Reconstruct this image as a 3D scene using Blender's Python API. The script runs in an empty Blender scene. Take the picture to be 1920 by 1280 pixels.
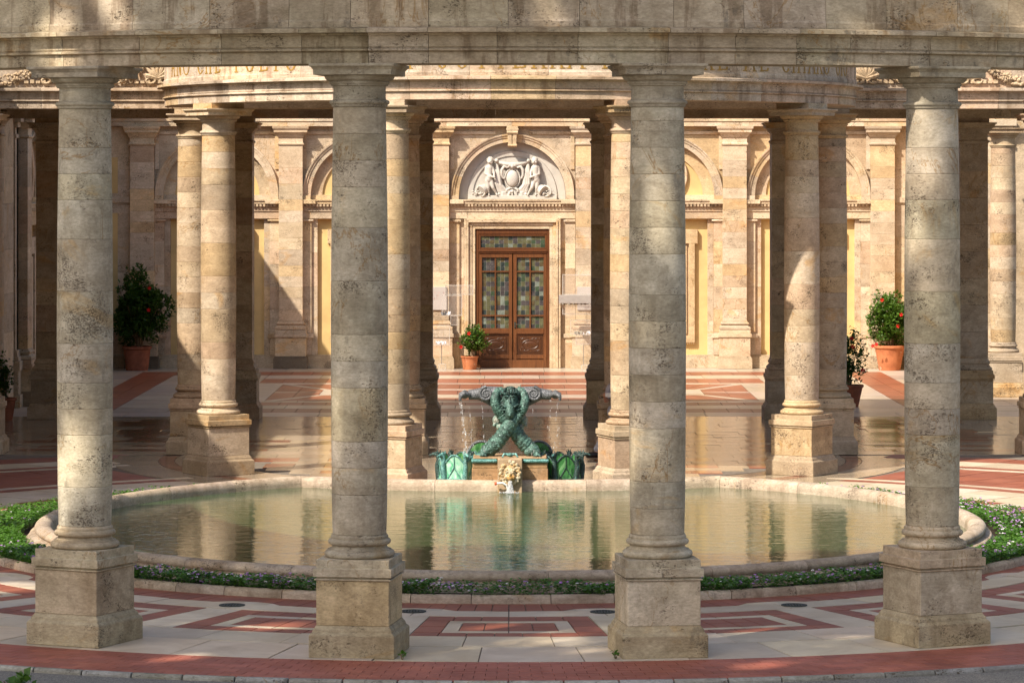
import bpy, bmesh, math, random
from mathutils import Vector, Matrix, noise as mnoise
random.seed(11)
PI = math.pi
S = bpy.context.scene
COL = S.collection
R = math.radians
FPX, YH, CH = 6300.0, 340.0, 4.7          # focal length in photo pixels, horizon row, eye height

# ------------------------------------------------------------------ camera, sky, sun, exposure
cam_d = bpy.data.cameras.new('camera'); cam = bpy.data.objects.new('camera', cam_d); COL.objects.link(cam)
cam.location = (0, 0, CH); cam.rotation_euler = (R(90), 0, 0)
cam_d.sensor_width = 36; cam_d.lens = FPX / 1920 * 36; cam_d.shift_y = -(640 - YH) / 1920
cam_d.clip_start = 0.5; cam_d.clip_end = 1500
S.camera = cam

SUN_DIR = Vector((0.50, 0.52, -0.72)).normalized()
w = bpy.data.worlds.new('World'); S.world = w; w.use_nodes = True
nt = w.node_tree; nt.nodes.clear()
sky = nt.nodes.new('ShaderNodeTexSky'); sky.sky_type = 'NISHITA'; sky.sun_disc = False
sky.sun_elevation = math.asin(-SUN_DIR.z); sky.sun_rotation = math.atan2(-SUN_DIR.x, -SUN_DIR.y)
bgn = nt.nodes.new('ShaderNodeBackground'); bgn.inputs[1].default_value = 0.098; sky.dust_density = 3.0
won = nt.nodes.new('ShaderNodeOutputWorld')
nt.links.new(sky.outputs[0], bgn.inputs[0]); nt.links.new(bgn.outputs[0], won.inputs[0])
sl = bpy.data.lights.new('sun', 'SUN'); sl.energy = 3.9; sl.angle = R(0.53); sl.color = (1.0, 0.92, 0.80)
so = bpy.data.objects.new('sun', sl); COL.objects.link(so)
so.rotation_euler = SUN_DIR.to_track_quat('-Z', 'Y').to_euler()
so.location = (-20, -20, 40)
vs = S.view_settings
vs.view_transform = 'Standard'; vs.look = 'None'; vs.gamma = 1.0; vs.use_curve_mapping = False
vs.exposure = 0.92
S.cycles.max_bounces = 7; S.cycles.diffuse_bounces = 4; S.cycles.glossy_bounces = 4
S.cycles.transmission_bounces = 6; S.cycles.transparent_max_bounces = 8
S.cycles.caustics_reflective = False; S.cycles.caustics_refractive = False

# ------------------------------------------------------------------ node helpers and materials
class NT:
    def __init__(s, name):
        s.m = bpy.data.materials.new(name); s.m.use_nodes = True
        s.t = s.m.node_tree; s.t.nodes.clear()
        s.out = s.n('ShaderNodeOutputMaterial'); s.p = s.n('ShaderNodeBsdfPrincipled')
        s.l(s.p.outputs[0], s.out.inputs[0])
    def n(s, t): return s.t.nodes.new(t)
    def l(s, a, b): s.t.links.new(a, b)
    def put(s, sock, v):
        if isinstance(v, bpy.types.NodeSocket): s.l(v, sock)
        elif isinstance(v, (tuple, list)) and len(v) == 3 and sock.type == 'RGBA': sock.default_value = (*v, 1)
        else: sock.default_value = v
    def pos(s, scale=(1, 1, 1), off=(0, 0, 0), src='Position'):
        if src == 'Position':
            o = s.n('ShaderNodeNewGeometry').outputs['Position']
            if getattr(s, 'jit', 0):
                a = s.n('ShaderNodeVectorMath'); a.operation = 'MULTIPLY_ADD'; s.l(s.n('ShaderNodeObjectInfo').outputs['Random'], a.inputs[0]); a.inputs[1].default_value = (61, 47, 23); s.l(o, a.inputs[2]); o = a.outputs[0]
        else: o = s.n('ShaderNodeTexCoord').outputs[src]
        mp = s.n('ShaderNodeMapping'); mp.inputs['Scale'].default_value = scale; mp.inputs['Location'].default_value = off
        s.l(o, mp.inputs[0]); return mp.outputs[0]
    def noise(s, vec, scale, detail=3, rough=.55, dist=0):
        k = s.n('ShaderNodeTexNoise'); s.l(vec, k.inputs['Vector'])
        k.inputs['Scale'].default_value = scale; k.inputs['Detail'].default_value = detail
        k.inputs['Roughness'].default_value = rough; k.inputs['Distortion'].default_value = dist
        return k.outputs[0]
    def noise_warp(s, vec, scale=14, amt=.05):
        k = s.n('ShaderNodeTexNoise'); s.l(vec, k.inputs['Vector']); k.inputs['Scale'].default_value = scale; k.inputs['Detail'].default_value = 3
        a = s.n('ShaderNodeVectorMath'); a.operation = 'MULTIPLY_ADD'; s.l(k.outputs[1], a.inputs[0]); a.inputs[1].default_value = (amt,) * 3; s.l(vec, a.inputs[2]); return a.outputs[0]
    def vor(s, vec, scale, feature='F1', rnd=1):
        k = s.n('ShaderNodeTexVoronoi'); k.feature = feature; s.l(vec, k.inputs['Vector'])
        k.inputs['Scale'].default_value = scale; k.inputs['Randomness'].default_value = rnd
        return k.outputs[0]
    def rng(s, v, a, b, c=0., d=1.):
        k = s.n('ShaderNodeMapRange'); k.interpolation_type = 'SMOOTHSTEP'
        s.put(k.inputs[0], v)
        for i, x in enumerate((a, b, c, d)): k.inputs[1 + i].default_value = x
        return k.outputs[0]
    def math(s, op, a, b=0.):
        k = s.n('ShaderNodeMath'); k.operation = op; s.put(k.inputs[0], a); s.put(k.inputs[1], b); return k.outputs[0]
    def mix(s, f, a, b, mode='MIX'):
        k = s.n('ShaderNodeMix'); k.data_type = 'RGBA'; k.blend_type = mode
        s.put(k.inputs[0], f); s.put(k.inputs[6], a); s.put(k.inputs[7], b); return k.outputs[2]
    def objcol(s): return s.n('ShaderNodeObjectInfo').outputs['Color']
    def bump(s, h, strength, dist=.02):
        k = s.n('ShaderNodeBump'); k.inputs['Strength'].default_value = strength; k.inputs['Distance'].default_value = dist
        s.l(h, k.inputs['Height']); s.l(k.outputs[0], s.p.inputs['Normal'])
    def fin(s, col, rough=.8, spec=.3):
        s.put(s.p.inputs['Base Color'], col); s.put(s.p.inputs['Roughness'], rough)
        s.p.inputs['Specular IOR Level'].default_value = spec; return s.m

def travertine(name, ca, cb, pits=1.0, lichen=0.0, ochre=.5, grime=.35, scale=1.0, rough=.75, streak=.0, mot=1.0):
    t = NT(name); t.jit = 1
    P = t.pos(); PH = t.pos((1, 1, 2.2)); PL = t.pos((.7, .7, 5.0), (3, 1, 2))
    big = t.noise(P, .9 * scale, 5, .6, .4)
    mid = t.noise(t.pos((1, 1, 1.5), (6, 2, 8)), 3.6 * scale, 8, .70, .6)
    lay = t.noise(PL, 1.5 * scale, 5, .65, .8)
    fine = t.noise(PH, 24 * scale, 5, .70)
    col = t.mix(t.rng(big, .36, .64), ca, cb)
    col = t.mix(t.rng(lay, .3, .7), t.mix(1., col, (.95, .94, .92), 'MULTIPLY'), t.mix(1., col, (1.05, 1.05, 1.05), 'MULTIPLY'))
    col = t.mix(1., col, t.mix(t.rng(mid, .30, .70), tuple(1 - (1 - q) * mot for q in (.78, .76, .73)), tuple(1 + q * mot for q in (.16, .16, .17))), 'MULTIPLY')
    col = t.mix(1., col, t.objcol(), 'MULTIPLY')
    ocn = t.noise(t.pos((1, 1, 1.6), (11, 4, 9)), .8 * scale, 7, .66, 1.2)
    col = t.mix(t.math('MULTIPLY', t.rng(ocn, .58, .68), ochre), col, t.mix(1., col, (1.02, .80, .50), 'MULTIPLY'))
    pale = t.rng(t.noise(t.pos((1, 1, 1.2), (15, 14, 3)), 1.3 * scale, 7, .68, .8), .57, .66)
    col = t.mix(t.math('MULTIPLY', pale, .38), col, t.mix(1., col, (1.30, 1.36, 1.45), 'MULTIPLY'))
    vein = t.noise(t.pos((1, 1, .7), (2, 8, 5)), .9 * scale, 5, .62, 1.5)
    vein = t.math('SUBTRACT', 1., t.rng(t.math('ABSOLUTE', t.math('SUBTRACT', vein, .5)), .0, .010))
    vmask = t.rng(t.noise(t.pos((1, 1, 1), (5, 5, 5)), .6, 2), .50, .60)
    col = t.mix(t.math('MULTIPLY', t.math('MULTIPLY', vein, vmask), .7), col, (.30, .17, .055))
    patch = t.noise(t.pos((1, 1, 1.3), (1, 7, 3)), 2.0 * scale, 4, .62)
    pit = t.noise(t.pos((1, 1, 1.6)), 52 * scale, 3, .6)
    pitm = t.rng(t.math('ADD', pit, t.math('MULTIPLY', t.math('SUBTRACT', patch, .5), .85)), .635, .75)
    hole = t.vor(t.noise_warp(t.pos((1, 1, 1.6)), 18, .07), 11.0 * scale)
    holem = t.math('MULTIPLY', t.math('SUBTRACT', 1., t.rng(hole, .13, .24)), t.rng(patch, .50, .62))
    allp = t.math('MAXIMUM', pitm, holem)
    col = t.mix(1., col, t.mix(t.rng(fine, .28, .72), (.80, .785, .77), (1.15, 1.15, 1.15)), 'MULTIPLY')
    gr = t.rng(t.noise(t.pos((1.3, 1.3, .8), (7, 3, 1)), 1.1 * scale, 8, .70, .5), .52, .72)
    col = t.mix(t.math('MULTIPLY', gr, grime), col, t.mix(1., col, (.44, .38, .31), 'MULTIPLY'))
    if streak:
        sk = t.rng(t.noise(t.pos((3.4, 3.4, .42), (17, 3, 1)), 1.2, 6, .66, .3), .53, .62)
        col = t.mix(t.math('MULTIPLY', sk, streak), col, t.mix(1., col, (.42, .335, .26), 'MULTIPLY'))
    if lichen:
        li = t.rng(t.noise(t.pos((1, 1, 1), (21, 2, 4)), 2.2, 7, .68), .50, .70)
        col = t.mix(t.math('MULTIPLY', li, lichen), col, t.mix(1., col, (.66, .70, .62), 'MULTIPLY'))
        bl = t.rng(t.noise(t.pos((1.3, 1.3, .7), (31, 2, 4)), 2.6, 8, .76), .575, .67)
        col = t.mix(t.math('MULTIPLY', bl, min(1., lichen * 1.5)), col, (.085, .075, .06))
    col = t.mix(t.math('MULTIPLY', allp, .82 * pits), col, (.085, .058, .034))
    t.bump(t.math('SUBTRACT', t.math('ADD', t.math('MULTIPLY', fine, .35), t.math('MULTIPLY', mid, .25)), t.math('MULTIPLY', allp, 1.2)), .6, .012)
    return t.fin(col, rough, .25)

def plain(name, c, rough=.6, spec=.3, var=.18, scale=6, metal=0., bump=0., oc=False):
    t = NT(name); n = t.noise(t.pos(), scale, 5, .6)
    lo = tuple(x * (1 - var) for x in c); hi = tuple(min(1, x * (1 + var)) for x in c)
    col = t.mix(t.rng(n, .3, .7), lo, hi)
    if oc: col = t.mix(1., col, t.objcol(), 'MULTIPLY')
    t.p.inputs['Metallic'].default_value = metal
    if bump: t.bump(n, bump, .02)
    return t.fin(col, rough, spec)

def floor_mat(name, ca, cb, rough, wear=.3, spec=.5, wav=0.):
    t = NT(name)
    n = t.noise(t.pos((1, 1, 1)), 1.6, 6, .62, .8); f = t.noise(t.pos((1, 1, 1), (4, 4, 4)), 14, 5, .65)
    col = t.mix(t.rng(n, .32, .68), ca, cb)
    col = t.mix(1., col, t.objcol(), 'MULTIPLY')
    col = t.mix(1., col, t.mix(f, (.86, .86, .86), (1.12, 1.12, 1.12)), 'MULTIPLY')
    st = t.rng(t.noise(t.pos((1, 1, 1), (9, 1, 2)), .7, 6, .68, .4), .52, .74)
    col = t.mix(t.math('MULTIPLY', st, wear), col, t.mix(1., col, (.50, .47, .42), 'MULTIPLY'))
    r = t.math('ADD', rough - .05, t.math('MULTIPLY', f, .14))
    if wav:
        wv = t.noise(t.pos((.5, 3.2, 1)), 1.1, 2, .5); t.bump(t.math('ADD', wv, t.math('MULTIPLY', f, .03)), wav, .02)
    else: t.bump(f, .12, .01)
    return t.fin(col, r, spec)

M = {}
M['trav_front'] = travertine('travertine_weathered', (.43, .36, .25), (.53, .46, .34), pits=.9, lichen=.26, ochre=.6, grime=.36, streak=.2)
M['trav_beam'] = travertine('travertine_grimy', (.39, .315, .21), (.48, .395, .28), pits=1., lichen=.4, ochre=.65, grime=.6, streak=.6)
M['trav_warm'] = travertine('travertine_warm', (.42, .325, .22), (.50, .405, .295), pits=1., ochre=.7, grime=.32, mot=.8)
M['trav_port'] = travertine('travertine_streaked', (.48, .385, .285), (.555, .46, .355), pits=1., ochre=.6, grime=.4, streak=.5)
M['trav_wall'] = travertine('travertine_pink', (.50, .395, .275), (.575, .475, .35), pits=.95, ochre=.6, grime=.22, mot=.6)
M['trav_rim'] = travertine('travertine_wet', (.40, .31, .225), (.49, .395, .30), pits=1., lichen=.3, ochre=.4, grime=.6, streak=.25)
M['lunette'] = plain('white_marble', (.50, .46, .40), .5, .3, .08, 5, bump=.05)
M['stucco'] = plain('yellow_stucco', (.62, .44, .195), .9, .1, .12, 1.4, bump=.03)
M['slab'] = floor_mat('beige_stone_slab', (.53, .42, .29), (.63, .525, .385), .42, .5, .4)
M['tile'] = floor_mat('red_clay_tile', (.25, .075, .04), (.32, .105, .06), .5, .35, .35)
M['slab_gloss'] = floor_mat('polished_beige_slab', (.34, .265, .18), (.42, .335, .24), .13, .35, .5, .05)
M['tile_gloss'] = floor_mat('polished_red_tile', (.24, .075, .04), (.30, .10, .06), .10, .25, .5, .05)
M['slab_court'] = floor_mat('pale_court_slab', (.44, .355, .265), (.52, .43, .335), .28, .2, .4, .05)
M['tile_court'] = floor_mat('terracotta_court_tile', (.25, .075, .038), (.31, .10, .052), .34, .2, .4, .05)
M['brick'] = floor_mat('red_brick_paver', (.30, .088, .052), (.38, .125, .08), .6, .45, .3)
M['mortar'] = plain('mortar', (.20, .165, .13), .9, .1, .2, 9)
M['gravel'] = plain('gravel', (.22, .20, .17), .95, .1, .4, 60, bump=.6)
M['kerb'] = travertine('kerb_stone', (.46, .43, .37), (.54, .51, .45), lichen=.5, ochre=.2, grime=.4)
M['iron'] = plain('manhole_iron', (.05, .055, .045), .55, .4, .5, 30, metal=.4, bump=.3)
M['wood'] = None
def terra():
    t = NT('terracotta'); n = t.noise(t.pos(), 5, 5, .6); st = t.rng(t.noise(t.pos((1, 1, .8), (2, 9, 4)), 3.2, 6, .65), .60, .66)
    col = t.mix(t.rng(n, .3, .7), (.36, .12, .05), (.50, .185, .08)); col = t.mix(t.math('MULTIPLY', st, .65), col, (.60, .44, .30)); t.bump(n, .1, .02); return t.fin(col, .8, .2)
M['terracotta'] = terra()
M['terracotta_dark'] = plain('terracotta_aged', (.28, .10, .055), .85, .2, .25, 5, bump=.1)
M['soil'] = plain('soil', (.035, .025, .017), .95, .1, .4, 30)
M['stem'] = plain('woody_stem', (.22, .16, .10), .9, .1, .3, 20)
M['bark'] = plain('bark', (.10, .075, .05), .95, .1, .4, 8, bump=.5)
M['red_flower'] = plain('red_petal', (.62, .018, .018), .5, .3, .2, 20)
M['purple_flower'] = plain('purple_petal', (.42, .19, .50), .6, .2, .25, 40)
M['white_flower'] = plain('white_petal', (.72, .68, .66), .6, .2, .12, 40)
M['plastic_white'] = plain('white_plastic', (.72, .72, .68), .35, .4, .04)
M['plastic_red'] = plain('red_plastic', (.75, .11, .04), .35, .4, .04)
M['plaque'] = plain('white_plaque', (.46, .41, .37), .45, .4, .04)
M['faded_red'] = plain('faded_red_paint', (.62, .42, .38), .7, .2, .1)
M['gold'] = plain('ochre_gilt', (.33, .19, .035), .55, .4, .3, 14)
M['lead'] = plain('lead_came', (.36, .36, .31), .6, .3, .2)
M['rock'] = plain('rock_crystal', (.30, .27, .21), .7, .4, .6, 50, bump=.4)
M['rock_white'] = plain('white_crystal', (.74, .74, .76), .5, .4, .15, 50)
M['rock_dark'] = plain('dark_mineral', (.03, .035, .05), .35, .5, .5, 50)
M['rock_grey'] = plain('frosted_grey_acrylic', (.33, .30, .27), .4, .4, .1, 8)
M['steel'] = plain('steel_post', (.35, .32, .28), .4, .5, .1, metal=.7)
M['skin'] = plain('skin', (.45, .25, .17), .55, .3, .06)
M['shirt'] = plain('grey_cotton', (.40, .37, .38), .9, .1, .08, 12)
M['trouser'] = plain('pale_grey_cloth', (.42, .43, .46), .9, .1, .08, 12)
M['shoe'] = plain('dark_leather', (.035, .022, .016), .4, .4, .2)
M['hair'] = plain('dark_hair', (.03, .02, .014), .6, .3, .2)
M['phone'] = plain('pale_phone', (.66, .64, .60), .3, .5, .05)
M['black'] = plain('black_fabric', (.02, .02, .022), .8, .2, .1)
for nm, c in (('glass_olive', (.10, .10, .052)), ('glass_green', (.045, .07, .04)), ('glass_mauve', (.062, .055, .055)),
              ('glass_pale', (.17, .20, .165)), ('glass_brown', (.09, .07, .035)), ('glass_dark', (.03, .04, .038))):
    M[nm] = plain(nm, c, .12, .6, .25, 9)
def wood():
    t = NT('varnished_wood'); g = t.noise(t.pos((30, 30, 1.4)), 1.6, 5, .6, .7); b = t.noise(t.pos(), 1.3, 3)
    col = t.mix(t.rng(g, .3, .7), (.095, .034, .011), (.165, .06, .018))
    col = t.mix(1., col, t.objcol(), 'MULTIPLY')
    col = t.mix(t.math('MULTIPLY', t.rng(b, .4, .7), .4), col, t.mix(1., col, (.6, .55, .5), 'MULTIPLY'))
    t.bump(g, .1, .005); return t.fin(col, .38, .45)
M['wood'] = wood()
def bronze(name, ca, cb, cc, metal=.35):
    t = NT(name); a = t.noise(t.pos(), 9, 6, .68, .5); b = t.noise(t.pos((1, 1, .6), (3, 2, 1)), 24, 5, .7)
    col = t.mix(t.rng(a, .36, .62), ca, cb); col = t.mix(t.rng(b, .52, .70), col, cc)
    v = t.vor(t.pos(), 62); t.bump(t.math('ADD', v, t.math('MULTIPLY', b, .6)), .6, .010)
    col = t.mix(t.rng(v, .40, .66), col, t.mix(1., col, (.5, .52, .52), 'MULTIPLY'))
    t.p.inputs['Metallic'].default_value = metal; return t.fin(col, .5, .4)
M['bronze'] = bronze('verdigris_bronze', (.04, .075, .06), (.11, .22, .175), (.27, .45, .38), .1)
M['bronze_face'] = bronze('smooth_bronze', (.05, .085, .07), (.12, .22, .18), (.22, .36, .31), .1)
M['bronze_dark'] = bronze('dark_bronze', (.03, .045, .038), (.05, .10, .085), (.12, .30, .27), .2)
M['bronze_grey'] = bronze('grey_lead', (.13, .13, .135), (.20, .20, .21), (.30, .30, .31), .15)
M['verdigris'] = bronze('pale_verdigris', (.10, .26, .23), (.17, .40, .36), (.36, .52, .48), .1)
M['pearl'] = bronze('mother_of_pearl', (.36, .36, .30), (.22, .34, .28), (.44, .30, .18), .0)
M['lionstone'] = bronze('ochre_marble', (.70, .60, .42), (.52, .27, .07), (.62, .55, .36), .0)
def opal(name, a, b, c):
    t = NT(name); n = t.noise(t.pos((1, 1, .5)), 6, 4, .6, 2.2)
    col = t.mix(t.rng(n, .35, .5), a, b); col = t.mix(t.rng(n, .52, .66), col, c)
    t.bump(n, .3, .02); return t.fin(col, .24, .5)
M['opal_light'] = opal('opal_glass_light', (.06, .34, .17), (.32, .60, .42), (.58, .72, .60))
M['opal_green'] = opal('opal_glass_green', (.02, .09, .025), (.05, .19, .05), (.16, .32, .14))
def leafmat(name, a, b, c=None, trans=.25):
    t = NT(name); n = t.noise(t.pos(), 5.5, 3, .6); f = t.noise(t.pos((1, 1, 1), (3, 3, 3)), 40, 2)
    col = t.mix(t.rng(n, .35, .65), a, b); col = t.mix(t.math('MULTIPLY', f, .8), col, c or b)
    t.fin(col, .42, .35)
    tr = t.n('ShaderNodeBsdfTranslucent'); t.put(tr.inputs[0], t.mix(1., col, (1.2, 1.5, .5), 'MULTIPLY'))
    mx = t.n('ShaderNodeMixShader'); mx.inputs[0].default_value = trans
    t.l(t.p.outputs[0], mx.inputs[1]); t.l(tr.outputs[0], mx.inputs[2]); t.l(mx.outputs[0], t.out.inputs[0])
    return t.m
M['leaf'] = leafmat('hibiscus_leaf', (.035, .085, .012), (.075, .15, .02), (.11, .19, .03))
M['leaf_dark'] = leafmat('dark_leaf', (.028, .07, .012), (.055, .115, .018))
M['leaf_bed'] = leafmat('lantana_leaf', (.032, .105, .012), (.075, .18, .022), (.11, .21, .03))
M['leaf_tree'] = leafmat('tree_leaf', (.03, .06, .012), (.06, .10, .02))
def water_mat():
    t = NT('pool_water')
    n1 = t.noise(t.pos((.6, 1.5, 1)), 3.2, 3, .55, .3); n2 = t.noise(t.pos((.5, 1.9, 1), (3, 3, 0)), 10., 2, .5)
    d = t.noise(t.pos((1, 1, 1), (1, 9, 0)), .35, 3)
    col = t.mix(d, (.05, .084, .034), (.07, .10, .045))
    vd = t.n('ShaderNodeVectorMath'); vd.operation = 'DISTANCE'; t.l(t.pos(), vd.inputs[0]); vd.inputs[1].default_value = (-.03, 49.37, .118); dd = vd.outputs['Value']
    ring = t.math('MULTIPLY', t.math('SINE', t.math('MULTIPLY', dd, 46.)), t.math('DIVIDE', .22, t.math('ADD', .35, t.math('MULTIPLY', dd, dd))))
    t.bump(t.math('ADD', t.math('ADD', n1, t.math('MULTIPLY', n2, .45)), ring), .23, .024)
    t.fin(col, .02, .5); t.p.inputs['IOR'].default_value = 1.45
    return t.m
M['water'] = water_mat()
def clear_mat(name, c, mixf):
    t = NT(name); t.fin(c, .05, .5)
    tr = t.n('ShaderNodeBsdfTransparent'); mx = t.n('ShaderNodeMixShader'); mx.inputs[0].default_value = mixf
    t.l(tr.outputs[0], mx.inputs[1]); t.l(t.p.outputs[0], mx.inputs[2]); t.l(mx.outputs[0], t.out.inputs[0]); return t.m
M['acrylic'] = clear_mat('clear_acrylic', (.60, .56, .50), .10)
M['acrylic_edge'] = clear_mat('acrylic_edge', (.62, .58, .52), .30)
M['spray'] = clear_mat('water_drops', (.75, .75, .75), .36)

# ------------------------------------------------------------------ mesh builder
class MB:
    def __init__(s): s.v = []; s.f = []; s.mi = []; s.cur = 0
    def add(s, vs, fs):
        b = len(s.v); s.v.extend(vs)
        for f in fs: s.f.append(tuple(b + i for i in f)); s.mi.append(s.cur)
        return s
    def box(s, x0, x1, y0, y1, z0, z1):
        return s.add([(x0, y0, z0), (x1, y0, z0), (x1, y1, z0), (x0, y1, z0), (x0, y0, z1), (x1, y0, z1), (x1, y1, z1), (x0, y1, z1)],
                     [(3, 2, 1, 0), (4, 5, 6, 7), (0, 1, 5, 4), (1, 2, 6, 5), (2, 3, 7, 6), (3, 0, 4, 7)])
    def lathe(s, prof, n=48, c=(0, 0, 0), cap=True, square=False):
        a0 = 0.
        if square: n = 4; a0 = PI / 4
        k = math.sqrt(2) if square else 1.
        vs, fs = [], []
        for r, z in prof:
            for i in range(n):
                a = a0 + 2 * PI * i / n
                vs.append((c[0] + k * r * math.cos(a), c[1] + k * r * math.sin(a), c[2] + z))
        for j in range(len(prof) - 1):
            for i in range(n):
                q = (i + 1) % n
                fs.append((j * n + i, j * n + q, (j + 1) * n + q, (j + 1) * n + i))
        if cap:
            fs.append(tuple(range(n - 1, -1, -1))); fs.append(tuple((len(prof) - 1) * n + i for i in range(n)))
        return s.add(vs, fs)
    def arc(s, prof, c, rad, a0, a1, n):       # closed profile of (d, z) swept; angle from -Y, positive to +X
        m = len(prof); vs, fs = [], []
        for i in range(n + 1):
            a = a0 + (a1 - a0) * i / n
            for d, z in prof:
                r = rad + d; vs.append((c[0] + r * math.sin(a), c[1] - r * math.cos(a), z))
        for i in range(n):
            for j in range(m):
                q = (j + 1) % m
                fs.append((i * m + j, i * m + q, (i + 1) * m + q, (i + 1) * m + j))
        fs.append(tuple(range(m))); fs.append(tuple(n * m + j for j in range(m - 1, -1, -1)))
        return s.add(vs, fs)
    def straight(s, prof, p0, p1, nrm):        # profile (d along nrm, z) from p0 to p1
        m = len(prof); vs = []
        for p in (p0, p1):
            for d, z in prof: vs.append((p[0] + nrm[0] * d, p[1] + nrm[1] * d, z))
        fs = [(j, (j + 1) % m, m + (j + 1) % m, m + j) for j in range(m)]
        fs.append(tuple(range(m))); fs.append(tuple(m + j for j in range(m - 1, -1, -1)))
        return s.add(vs, fs)
    def prism(s, poly, z0, z1):
        m = len(poly)
        vs = [(x, y, z0) for x, y in poly] + [(x, y, z1) for x, y in poly]
        fs = [(j, (j + 1) % m, m + (j + 1) % m, m + j) for j in range(m)] + [tuple(range(m - 1, -1, -1)), tuple(range(m, 2 * m))]
        return s.add(vs, fs)
    def prism_y(s, poly, y0, y1):              # poly in (x, z), extruded along y
        m = len(poly)
        vs = [(x, y0, z) for x, z in poly] + [(x, y1, z) for x, z in poly]
        fs = [(j, (j + 1) % m, m + (j + 1) % m, m + j) for j in range(m)] + [tuple(range(m - 1, -1, -1)), tuple(range(m, 2 * m))]
        return s.add(vs, fs)
    def ringy(s, prof, cx, cz, a0, a1, n):     # profile (r, y) swept round (cx,cz) in the xz plane; angle from +x
        m = len(prof); vs, fs = [], []
        for i in range(n + 1):
            a = a0 + (a1 - a0) * i / n
            for r, y in prof: vs.append((cx + r * math.cos(a), y, cz + r * math.sin(a)))
        for i in range(n):
            for j in range(m):
                q = (j + 1) % m
                fs.append((i * m + j, i * m + q, (i + 1) * m + q, (i + 1) * m + j))
        fs.append(tuple(range(m))); fs.append(tuple(n * m + j for j in range(m - 1, -1, -1)))
        return s.add(vs, fs)
    def tube(s, pts, rad, n=10, cap=True):
        P = [Vector(p) for p in pts]
        if not isinstance(rad, (list, tuple)): rad = [rad] * len(P)
        vs, fs = [], []; up = Vector((0, 0, 1)); prev = None
        for i, p in enumerate(P):
            d = (P[min(i + 1, len(P) - 1)] - P[max(i - 1, 0)]).normalized()
            if prev is None:
                a = up if abs(d.dot(up)) < .9 else Vector((1, 0, 0)); x = d.cross(a).normalized()
            else: x = (prev - d * prev.dot(d)).normalized()
            prev = x; y = d.cross(x)
            for k in range(n):
                t = 2 * PI * k / n; vs.append(tuple(p + (x * math.cos(t) + y * math.sin(t)) * rad[i]))
        for i in range(len(P) - 1):
            for k in range(n):
                q = (k + 1) % n; fs.append((i * n + k, i * n + q, (i + 1) * n + q, (i + 1) * n + k))
        if cap: fs.append(tuple(range(n - 1, -1, -1))); fs.append(tuple((len(P) - 1) * n + k for k in range(n)))
        return s.add(vs, fs)
    def ball(s, c, r, nu=10, nv=6, rot=None):
        if not isinstance(r, (tuple, list)): r = (r, r, r)
        vs, fs = [(0, 0, 1)], []
        for j in range(1, nv):
            t = PI * j / nv
            for i in range(nu):
                a = 2 * PI * i / nu; vs.append((math.sin(t) * math.cos(a), math.sin(t) * math.sin(a), math.cos(t)))
        vs.append((0, 0, -1)); L = len(vs) - 1
        for i in range(nu):
            q = (i + 1) % nu; fs.append((0, 1 + i, 1 + q)); fs.append((L, L - nu + q, L - nu + i))
        for j in range(nv - 2):
            for i in range(nu):
                q = (i + 1) % nu; b = 1 + j * nu; fs.append((b + i, b + nu + i, b + nu + q, b + q))
        out = []
        for v in vs:
            p = Vector((v[0] * r[0], v[1] * r[1], v[2] * r[2]))
            if rot is not None: p = rot @ p
            out.append((p.x + c[0], p.y + c[1], p.z + c[2]))
        return s.add(out, fs)
    def capsule(s, a, b, ra, rb, n=10):
        a, b = Vector(a), Vector(b); d = b - a; L = d.length
        if L < 1e-5: return s.ball(a, ra)
        u = d / L; pts, rr = [], []
        for t in (-.98, -.8, -.5, 0): pts.append(a + u * ra * t); rr.append(ra * math.sqrt(max(0, 1 - t * t)))
        for t in (0, .5, .8, .98): pts.append(b + u * rb * t); rr.append(rb * math.sqrt(max(0, 1 - t * t)))
        return s.tube(pts, rr, n)
    def mesh(s, name, smooth=None, bevel=0.):
        me = bpy.data.meshes.new(name); me.from_pydata(s.v, [], s.f); me.update()
        bm = bmesh.new(); bm.from_mesh(me)
        if any(s.mi):
            bm.faces.ensure_lookup_table()
            for f, i in zip(bm.faces, s.mi): f.material_index = i
        bmesh.ops.recalc_face_normals(bm, faces=bm.faces)
        if bevel:
            es = [e for e in bm.edges if len(e.link_faces) == 2 and e.calc_face_angle(0) > R(40)]
            try: bmesh.ops.bevel(bm, geom=es, offset=bevel, segments=1, affect='EDGES', clamp_overlap=True)
            except Exception: pass
        bm.to_mesh(me); bm.free()
        if smooth is not None:
            me.shade_smooth(); me.set_sharp_from_angle(angle=R(smooth))
        return me
    def raw(s, name):
        me = bpy.data.meshes.new(name); me.from_pydata(s.v, [], s.f)
        if any(s.mi): me.polygons.foreach_set('material_index', s.mi)
        me.update(); return me

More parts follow.
